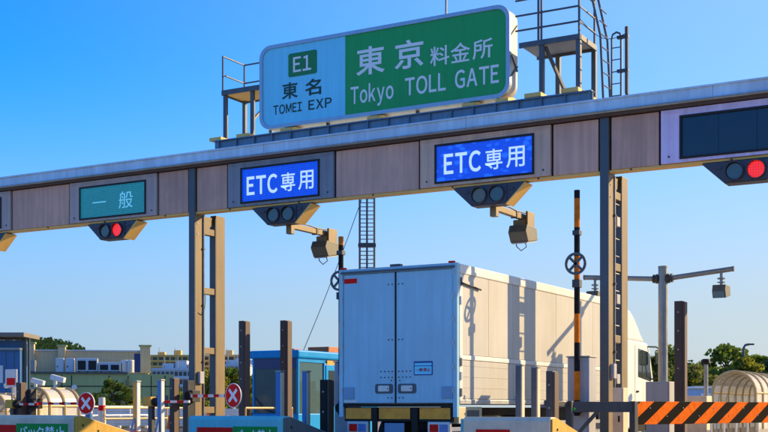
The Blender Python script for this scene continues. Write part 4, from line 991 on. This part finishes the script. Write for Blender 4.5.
def apartment(label, px0, px1, dist, floors, fh, mwall, bays, mslab, z_off=0.0):
    s = dist / 1213.0
    w = (px1 - px0) * s; H = floors * fh
    t = thing('apartment_building', label, 'building', away((px0 - 384) * s, dist), A0, 'far apartment blocks')
    PB('wall', MB().box(0, w, 0, 12, 0, H), mwall, t)
    bw = w / bays
    # window meshes shared between all bays
    wm = None; sm = None
    for f in range(max(0, floors - 8), floors):
        for k in range(bays):
            if wm is None:
                wm = PB('window', MB().box(bw * 0.12, bw * 0.88, -0.05, 0.02, 0.9, fh - 0.5), M_darkglass, t)
                o = wm
            else:
                o = wm.copy(); COL.objects.link(o); o.parent = t
            o.location = (k * bw, 0, f * fh)
        PB('balcony', MB().box(-0.2, w + 0.2, -1.3, -0.06, f * fh - 0.15, f * fh + 0.85), mslab, t)
    PB('roof_parapet', MB().box(-0.3, w + 0.3, -0.6, 12.2, H, H + 0.8), mslab, t)
    for q in range(3):
        x = w * (0.2 + 0.3 * q)
        PB('roof_box', MB().box(x, x + 4, 3, 8, H + 0.8, H + 2.6 + (q % 2)), mwall, t)
        PB('roof_mast', MB().cyl((x + 1, 2, H + 0.8), (x + 1, 2, H + 5), 0.15, 6), M_steel, t)
    return t
M_apt = mat('apartment_ochre', (0.80, 0.50, 0.13), 0.8, 0, 0.08, 0.05)
M_apt2 = mat('apartment_cream', (0.80, 0.58, 0.26), 0.8, 0, 0.08, 0.05)
M_apt3 = mat('apartment_white', (0.55, 0.60, 0.66), 0.7, 0, 0.08, 0.05)
apartment('ochre apartment block beyond the grey-olive building, with rows of balconies', 146, 200, 700, 10, 3.1, M_apt, 9, M_apt)
apartment('cream apartment block seen between the gantry posts and the tall brown post', 203, 247, 720, 10, 3.2, M_apt2, 7, M_apt2)
apartment('pale blue-white apartment block behind the red cross disc', 219, 250, 520, 6, 3.2, M_apt3, 8, M_apt3)
apartment('low bluish-white block beside the gantry post, below the ochre apartment block', 152, 196, 430, 5, 2.9, M_apt3, 10, M_acblue)

# ------------------------------------------------------------------ hills
def ridge(name, px0, px1, dist, hfun, m, n=60, depth=260):
    mb = MB(); vs = []; fs = []
    s = dist / 1213.0
    for i in range(n + 1):
        px = px0 + (px1 - px0) * i / n
        h = max(0.0, hfun(px)) * s
        for d, k in ((0, 0), (depth * 0.25, 0.7), (depth * 0.5, 1), (depth, 0.0)):
            v = away((px - 384) * (dist + d) / 1213.0, dist + d); vs.append((v[0], v[1], h * (dist + d) / dist * k + (random.random() - 0.5) * h * 0.06 * (k > 0)))
    for i in range(n):
        for k in range(3): fs.append((i*4+k, (i+1)*4+k, (i+1)*4+k+1, i*4+k+1))
    mb.add(vs, fs)
    return tag(part(name, mb, m, None), kind='structure')
M_hill = mat('hill_green', (0.05, 0.085, 0.03), 0.95, 0, 0.5, 0.02, 0, 0.5, bscale=0.2)
hL = lambda px: (68 - 0.012 * (px - 38) ** 2 * (0.35 if px > 38 else 0.1)) if px < 75 else 68 - 0.0042 * 37 ** 2 - (px - 75) * 0.9
ridge('hill', -120, 130, 720, hL, M_hill)
hR = lambda px: 34 + 10 * math.exp(-((px - 690) / 28) ** 2) + 4 * math.sin(px / 9.0) + 3 * math.sin(px / 23.0)
ridge('hill', 560, 980, 1500, hR, M_hill, 90, 500)

# ------------------------------------------------------------------ trees and shrubs
def leaf_mat(name, col, tr=0.35):
    m = bpy.data.materials.new(name); m.use_nodes = True
    N = m.node_tree.nodes; L = m.node_tree.links; p = N['Principled BSDF']; p.inputs['Roughness'].default_value = 0.6
    gi = N.new('ShaderNodeNewGeometry'); cr = N.new('ShaderNodeValToRGB')
    cr.color_ramp.elements[0].color = (col[0] * 0.55, col[1] * 0.6, col[2] * 0.6, 1); cr.color_ramp.elements[1].color = (col[0] * 1.5, col[1] * 1.35, col[2] * 1.1, 1)
    L.new(gi.outputs['Random Per Island'], cr.inputs[0]); L.new(cr.outputs[0], p.inputs['Base Color'])
    t = N.new('ShaderNodeBsdfTranslucent'); L.new(cr.outputs[0], t.inputs[0])
    mx = N.new('ShaderNodeMixShader'); mx.inputs[0].default_value = tr; L.new(p.outputs[0], mx.inputs[1]); L.new(t.outputs[0], mx.inputs[2])
    L.new(mx.outputs[0], N['Material Output'].inputs[0])
    return m
LM = [leaf_mat('leaf_mid', (0.12, 0.19, 0.028), 0.6), leaf_mat('leaf_dark', (0.08, 0.14, 0.026), 0.55), leaf_mat('leaf_yellow', (0.20, 0.23, 0.03), 0.6)]
M_bark = mat('bark', (0.09, 0.065, 0.045), 0.9, 0, 0.3, 6, 0, 0.5)
def leaves(mb, rnd, c, rx, rz, n_, size):
    for _ in range(n_):
        while True:
            p = Vector((rnd.uniform(-1, 1), rnd.uniform(-1, 1), rnd.uniform(-1, 1)))
            l = p.length
            if 0.25 < l <= 1: break
        q = Vector((c[0] + p.x * rx, c[1] + p.y * rx, c[2] + p.z * rz))
        u = Vector((rnd.gauss(0, 1), rnd.gauss(0, 1), rnd.gauss(0, 1))).normalized(); v = u.orthogonal().normalized()
        s = size * rnd.uniform(0.6, 1.3)
        u *= s; v *= s * 0.6
        mb.add([q - u, q + v, q + u, q - v], [(0, 1, 2, 3)])
def tree(name, label, loc, h, w, m, seed, group='trees beyond the toll plaza', trunk_h=0.3, size=0.2, blobs=26, per=80, narrow=1.0, cat='tree'):
    rnd = random.Random(seed)
    t = thing(name, label, cat, loc, rnd.uniform(0, 6), group)
    tr = MB(); th = h * trunk_h
    tr.cone((0, 0, -0.05), (0, 0, th * 1.3), 0.028 * h, 0.018 * h, 9)
    tr.cone((0, 0, th * 1.25), (0.05 * w, 0, h * 0.88), 0.018 * h, 0.006 * h, 7)
    cr = MB()
    for k in range(blobs):
        f = rnd.random() ** 0.8
        zz = th + (h - th) * (0.08 + 0.86 * f)
        prof = math.sin(math.pi * min(0.96, (0.18 + 0.80 * f))) ** 0.7 * narrow + (1 - narrow) * (1 - f)
        a = rnd.uniform(0, 6.283); r = w * 0.5 * prof * rnd.uniform(0.2, 0.95)
        c = (r * math.cos(a), r * math.sin(a), zz)
        tr.cone((0, 0, min(zz * 0.8, h * 0.8)), c, 0.010 * h, 0.003 * h, 5)
        leaves(cr, rnd, c, w * rnd.uniform(0.11, 0.19), (h - th) * rnd.uniform(0.06, 0.11), per, size)
    part('trunk', tr, M_bark, t, 0, world=False)
    part('crown', cr, m, t, 0, world=False)
    return t
def at_px(px, d): return away((px - 384) * d / 1213.0, d)
RT = [(654, 60, 3.7, 2.2, 2, 'small yellow-green tree between the truck mirror and the grey camera pole', 1),
      (671, 95, 6.1, 4.2, 0, 'pointed tree showing between the grey camera pole and the tall brown post', 1),
      (692, 92, 4.4, 3.8, 2, 'low pale green tree just right of the tall brown post', 0),
      (712, 100, 4.6, 4.6, 0, 'low tree behind the round-topped camera post', 0),
      (726, 104, 6.6, 5.6, 0, 'tallest tree behind the arched tunnel, left of the street lamp', 0),
      (745, 100, 5.3, 4.6, 2, 'yellow-green tree directly behind the street lamp', 0),
      (760, 108, 6.0, 5.4, 0, 'broad tree just right of the street lamp', 0),
      (780, 104, 5.6, 5.2, 1, 'dark tree at the right picture edge', 0)]
for i, (px, d, h, w, k, lb, nar) in enumerate(RT):
    tree('broadleaf_tree', lb, at_px(px, d), h, w, LM[k], 100 + i, narrow=0.4 if nar else 1.0)
LS = [(112, 62, 2.55, 2.1, 0, 'leafy sapling in front of the grey-olive building wall'),
      (98, 66, 1.9, 2.6, 1, 'low dark shrub left of the sapling by the grey-olive wall'),
      (127, 64, 2.0, 2.8, 2, 'low yellowish shrub right of the sapling by the grey-olive wall')]
for i, (px, d, h, w, k, lb) in enumerate(LS):
    tree('shrub' if i else 'sapling_tree', lb, at_px(px, d), h, w, LM[k], 200 + i, 'shrubs before the grey-olive building', 0.12 if i else 0.3, 0.12, 22, 70, cat='tree' if i == 0 else 'shrub')
LB = [(168, 120, 3.4, 5.0, 0, 'green bush right of the grey-olive building'),
      (207, 95, 4.3, 4.2, 2, 'yellow-green bush seen between the twin columns of the gantry post'),
      (230, 100, 4.6, 5.0, 0, 'dark green bush behind the red cross disc'),
      (247, 105, 3.6, 4.0, 2, 'pale bush between the tall brown post and the blue booth'),
      (270, 110, 4.4, 5.0, 0, 'tree behind the glass of the blue booth')]
for i, (px, d, h, w, k, lb) in enumerate(LB):
    tree('bush', lb, at_px(px, d), h, w, LM[k], 300 + i, 'bushes behind the lanes', 0.12, 0.2, 24, 70, cat='bush')
# a far wood reading as one mass along the plain
rnd = random.Random(5)
wd = MB()
for i in range(420):
    px = rnd.uniform(560, 900); d = rnd.uniform(170, 260)
    x, y, _ = at_px(px, d); h = rnd.uniform(2.5, 6.5)
    leaves(wd, rnd, (x, y, h * 0.55), rnd.uniform(1.6, 2.8), h * 0.55, 30, 0.6)
tag(part('forest', wd, LM[1], None), 'far dark green wood along the horizon beyond the tunnel', 'wood', None, 'stuff')
wd = MB()
for i in range(420):
    px = rnd.uniform(-60, 345); d = rnd.uniform(150, 330)
    x, y, _ = at_px(px, d); h = rnd.uniform(2.0, 4.5)
    leaves(wd, rnd, (x, y, h * 0.5), rnd.uniform(1.6, 2.8), h * 0.5, 26, 0.55)
tag(part('forest', wd, LM[0], None), 'far green thicket along the horizon behind the left lanes', 'wood', None, 'stuff')
wd = MB()
for i in range(520):      # tree crowns over the hill on the left
    px = rnd.uniform(-40, 110); d = 720 + rnd.uniform(20, 130)
    x, y, _ = at_px(px, d); h = max(4, hL(px)) * d / 1213.0
    leaves(wd, rnd, (x, y, h * min(1, 0.55 + (d - 720) / 280)), rnd.uniform(4, 7), rnd.uniform(2.5, 4.5), 22, 1.3)
tag(part('forest', wd, LM[1], None), 'dense wood covering the hill behind the blue clad building', 'wood', None, 'stuff')
wd = MB()
for i in range(900):      # wooded ridge
    px = rnd.uniform(580, 960); d = 1500 + rnd.uniform(40, 250)
    x, y, _ = at_px(px, d); h = hR(px) * d / 1213.0
    leaves(wd, rnd, (x, y, h * min(1, 0.6 + (d - 1500) / 600)), rnd.uniform(7, 13), rnd.uniform(4, 7), 16, 2.6)
tag(part('forest', wd, LM[1], None), 'wooded ridge far behind the trees by the street lamp', 'wood', None, 'stuff')

# ------------------------------------------------------------------ small things
def street_lamp(label, px, d, h):
    x, y, _ = at_px(px, d)
    t = thing('street_lamp', label, 'street lamp', (x, y, 0), A0, 'street lamps')
    part('pole', MB().cone((0, 0, 0), (0, 0, h * 0.93), 0.16, 0.11, 10).path([(0, 0, h * 0.92), (0.03, 0, h * 0.96), (0.15, 0, h * 0.99), (0.45, 0, h)], 0.10, 8), M_steelblue, t, world=False)
    part('lamp_head', MB().obox((0.62, 0, h + 0.0), (0.5, 0.22, 0.14)), M_steel_dark, t, 0.03, world=False)
street_lamp('bent-top grey street lamp rising above the trees behind the tunnel', 743.5, 100, 6.4)
def guard_rail(label, px0, px1, d, z, n_posts):
    s = d / 1213.0
    t = thing('guard_rail', label, 'guard rail', away((px0 - 384) * s, d), A0, 'guard rails behind the lanes')
    L_ = (px1 - px0) * s
    for k, zz in enumerate((z, z - 0.38)):
        mb = MB(); mb.prism([(0, zz - 0.15), (0.04, zz - 0.12), (0.0, zz - 0.06), (0.05, zz), (0.0, zz + 0.06), (0.04, zz + 0.12), (0, zz + 0.15), (0.07, zz + 0.15), (0.07, zz - 0.15)], 'X', 0, L_)
        PB('rail', mb, M_white if k == 0 else M_concrete_cream, t)
    for k in range(n_posts):
        x = L_ * (k + 0.5) / n_posts
        PB('post', MB().cyl((x, 0.14, 0), (x, 0.14, z + 0.18), 0.06, 8), M_white, t)
guard_rail('white guard rail in front of the grey-olive building', 60, 330, 46, 0.98, 7)
guard_rail('second cream guard rail nearer than the white one, by the cross discs', 78, 240, 40, 0.72, 6)
wv = thing('concrete_wall', 'low white concrete wall behind the tall brown post and cabinets', 'wall', at_px(640, 58), A0)
PB('wall_block', MB().box(0, 9, 0, 0.3, 0, 1.55), M_concrete_cream, wv, 0.02)
PB('coping', MB().box(-0.05, 9.05, -0.05, 0.35, 1.552, 1.64), M_white, wv, 0.01)
sh = thing('site_cabin', 'small pale blue cabin behind the round-topped camera post', 'cabin', at_px(696, 50), A0)
PB('wall', MB().box(0, 1.4, 0, 1.5, 0, 1.95), mat('cabin_blue', (0.28, 0.45, 0.68), 0.5, 0, 0.08, 2, 0.1), sh, 0.02)
PB('roof', MB().box(-0.1, 1.5, -0.1, 1.6, 1.952, 2.05), M_white, sh, 0.02)
PB('door', MB().box(0.2, 0.75, -0.025, -0.001, 0, 1.75), M_white, sh)
PB('window', MB().box(0.9, 1.25, -0.025, -0.001, 1.1, 1.6), M_darkglass, sh)
# mast with two bays of rungs, and its stay wire
ms = thing('lattice_mast', 'tall ladder-like lattice mast rising behind the truck roof', 'mast', at_px(367, 60), A0)
for x in (-0.36, 0.0, 0.36):
    PB('leg', MB().box(x - 0.05, x + 0.05, -0.05, 0.05, 0, 12.9), M_steelblue if x < 0.3 else M_steeltan, ms)
rg = None
for k in range(62):
    zz = 0.3 + k * 0.2
    if rg is None:
        rg = PB('rung', MB().cyl((-0.31, 0, 0), (-0.05, 0, 0), 0.025, 6), M_steel, ms); rg.location = (0, 0, zz)
        rg2 = PB('rung', MB().cyl((0.05, 0, 0), (0.31, 0, 0), 0.025, 6), M_steel, ms); rg2.location = (0, 0, zz)
    else:
        for o in (rg, rg2):
            c = o.copy(); COL.objects.link(c); c.parent = ms; c.location = (0, 0, zz)
for zz in (3.0, 6.2, 9.2):
    PB('collar', MB().box(-0.44, 0.44, -0.07, 0.07, zz - 0.09, zz + 0.09), M_steel_dark, ms)
p0 = Vector(at_px(367, 60)) + Vector((0, 0, 12.2)); p1 = Vector(at_px(292, 58)) + Vector((0, 0, 2.6))
tag(part('stay_wire', MB().path([p0.lerp(p1, t / 12) - Vector((0, 0, 0.25 * math.sin(math.pi * t / 12))) for t in range(13)], 0.018, 5), M_steel_dark, None), 'thin stay wire slanting down from the lattice mast to the blue booth', 'wire')
# small cameras and lamps on the outer islands
def island_camera(label, X, Y, z, head):
    t = thing('island_camera', label, 'camera', (X, Y, 0.2), 0, 'small cameras on the outer islands')
    part('post', MB().cyl((0, 0, 0), (0, 0, z - 0.2), 0.05, 10), M_white, t, world=False)
    part('camera_body', MB().obox((0.15 * head, -0.05, z - 0.2), (0.42, 0.16, 0.15), 0.3, 0, 0.25 * head), M_white, t, 0.02, world=False)
    part('bracket', MB().bar((0, 0, z - 0.45), (0.2 * head, 0, z - 0.3), 0.05, 0.05), M_steel, t, world=False)
island_camera('white camera on a post, the one nearest the cream hoop at far left', -25.0, 25.3, 1.98, 1)
island_camera('white camera on a post between the two far left tunnels', -27.5, 27.0, 1.95, 1)
island_camera('white camera on a post farthest toward the left picture edge', -29.2, 27.8, 1.9, -1)
kp = thing('red_notice', 'small white sign with red panel on a post at far left', 'sign', (-28.6, 27.1, 0.2), 0)
part('post', MB().cyl((0, 0, 0), (0, 0, 1.6), 0.03, 8), M_steel, kp, world=False)
part('board', MB().box(-0.25, 0.25, -0.05, -0.02, 1.6, 2.15), M_white, kp, 0.01, world=False)
part('red_panel', MB().box(-0.18, 0.18, -0.058, -0.0505, 1.66, 1.88), M_red, kp, world=False)
def lane_bollard(label, X, Y, h, m, band):
    t = thing('bollard', label, 'bollard', (X, Y, 0.2 if abs(X + 24.2) < 1 else 0.006), 0, 'bollards by the outer lanes')
    part('shaft', MB().cone((0, 0, 0), (0, 0, h), 0.13, 0.09, 14), m, t, 0.01, world=False)
    part('reflective_band', MB().cone((0, 0, h * 0.7), (0, 0, h * 0.82), 0.107, 0.102, 14), band, t, world=False)
    part('foot', MB().box(-0.2, 0.2, -0.2, 0.2, 0, 0.05), M_blackpaint, t, world=False)
lane_bollard('white bollard behind the yellow side of the far left nose', -23.9, 26.0, 1.25, M_white, M_red)
lane_bollard('blue bollard next to the white one behind the far left nose', -24.3, 25.9, 1.15, MATS['post_bright_blue'], M_white)
lane_bollard('orange topped bollard by the second guard rail', -25.5, 33.0, 1.0, M_orange, M_white)
lane_bollard('red and white bollard by the second guard rail, right of the orange one', -24.6, 33.6, 0.95, M_red, M_white)
# flowering ground cover along the verge
wd = MB()
for i in range(260):
    px = rnd.uniform(85, 330); d = rnd.uniform(50, 58)
    x, y, _ = at_px(px, d)
    leaves(wd, rnd, (x, y, 0.3), rnd.uniform(0.3, 0.5), 0.35, 26, 0.09)
tag(part('ground_cover', wd, LM[2], None), 'yellow-green ground cover along the verge behind the guard rails', 'ground cover', None, 'stuff')

# ------------------------------------------------------------------ clutter on the outer islands
def handrail(label, x, y0, y1, z, m):
    t = thing('handrail', label, 'railing', (x, y0, 0.2), 0, 'handrails on the outer islands')
    L_ = y1 - y0
    for zz in (z - 0.2, z - 0.5):
        part('rail', MB().cyl((0, 0, zz), (0, L_, zz), 0.028, 8), m, t, world=False)
    k = int(L_ / 1.1)
    for q in range(k + 1):
        part('upright', MB().cyl((0, L_ * q / k, 0), (0, L_ * q / k, z - 0.2), 0.025, 8), m, t, world=False)
handrail('cream handrail beside the far left tunnel', -23.45, 25.6, 31.0, 1.15, M_hoop)
handrail('cream handrail on the island of the blue booth', -18.1, 24.9, 27.0, 1.15, M_hoop)
handrail('white handrail on the outermost left island', -28.75, 27.5, 34.0, 1.2, M_white)
handrail('white handrail behind the truck cab on the tunnel island', -7.45, 29.0, 34.0, 1.1, M_white)
def drive_unit(label, X, Y, z, L_):
    t = thing('barrier_drive', label, 'barrier', (X, Y, 0.2), 0, 'short barrier drives')
    part('stand', MB().box(-0.06, 0.06, -0.06, 0.06, 0, z - 0.3), M_steel_dark, t, 0.006, world=False)
    part('motor_box', MB().box(-0.16, 0.08, -0.13, 0.13, z - 0.31, z - 0.08), M_yellow, t, 0.012, world=False)
    part('hub', MB().cyl((0.085, 0, z - 0.2), (0.24, 0, z - 0.2), 0.10, 14), M_blackpaint, t, world=False)
    part('bar', MB().box(0.24, L_, -0.03, 0.03, z - 0.23, z - 0.17), M_barstripe, t, 0.005, world=False)
drive_unit('yellow motor box with short striped bar between the slim posts by the gantry post', -19.2, 22.6, 1.30, 1.15)
drive_unit('yellow motor box with short striped bar beside the far left brown post', -24.45, 23.2, 1.25, 0.9)
def cone(label, X, Y, h):
    t = thing('traffic_cone', label, 'traffic cone', (X, Y, 0.006), random.uniform(0, 1), 'traffic cones by the outer lanes')
    part('body', MB().cone((0, 0, 0.03), (0, 0, h), 0.15, 0.03, 16), M_orange, t, world=False)
    part('band', MB().cone((0, 0, h * 0.45), (0, 0, h * 0.62), 0.099, 0.078, 16), M_white, t, world=False)
    part('base', MB().box(-0.19, 0.19, -0.19, 0.19, 0, 0.03), M_blackpaint, t, world=False)
cone('orange traffic cone nearest the slim cream post', -20.3, 24.6, 0.95)
cone('orange traffic cone in the lane beside the blue and white post', -19.95, 26.2, 0.95)
cone('orange traffic cone behind the yellow side of the far left nose', -21.6, 26.4, 0.95)
br_ = thing('low_barrier', 'low orange topped barrier block at the foot of the slim posts', 'barrier', (-18.85, 21.2, 0.2))
part('block', MB().box(-0.55, 0.55, -0.15, 0.15, 0, 0.42), M_orange, br_, 0.03, world=False)
part('white_band', MB().box(-0.552, 0.552, -0.152, 0.152, 0.15, 0.26), M_white, br_, world=False)
for i, (X, Y, lb) in enumerate(((-22.0, 31.0, 'yellow ticket machine beyond the far left cross disc'), (-20.9, 33.5, 'yellow ticket machine nearer to the gantry post'))):
    t = thing('ticket_machine', lb, 'machine', (X, Y, 0.006), 0, 'yellow ticket machines')
    part('case', MB().prism([(-0.25, 0), (0.25, 0), (0.25, 1.0), (0.1, 1.15), (-0.25, 1.15)], 'X', -0.22, 0.22), M_yellow, t, 0.02, world=False)
    part('screen', MB().box(-0.14, 0.14, -0.262, -0.251, 0.75, 1.0), M_darkglass, t, world=False)
    part('slot', MB().box(-0.1, 0.1, -0.262, -0.251, 0.55, 0.6), M_blackpaint, t, world=False)
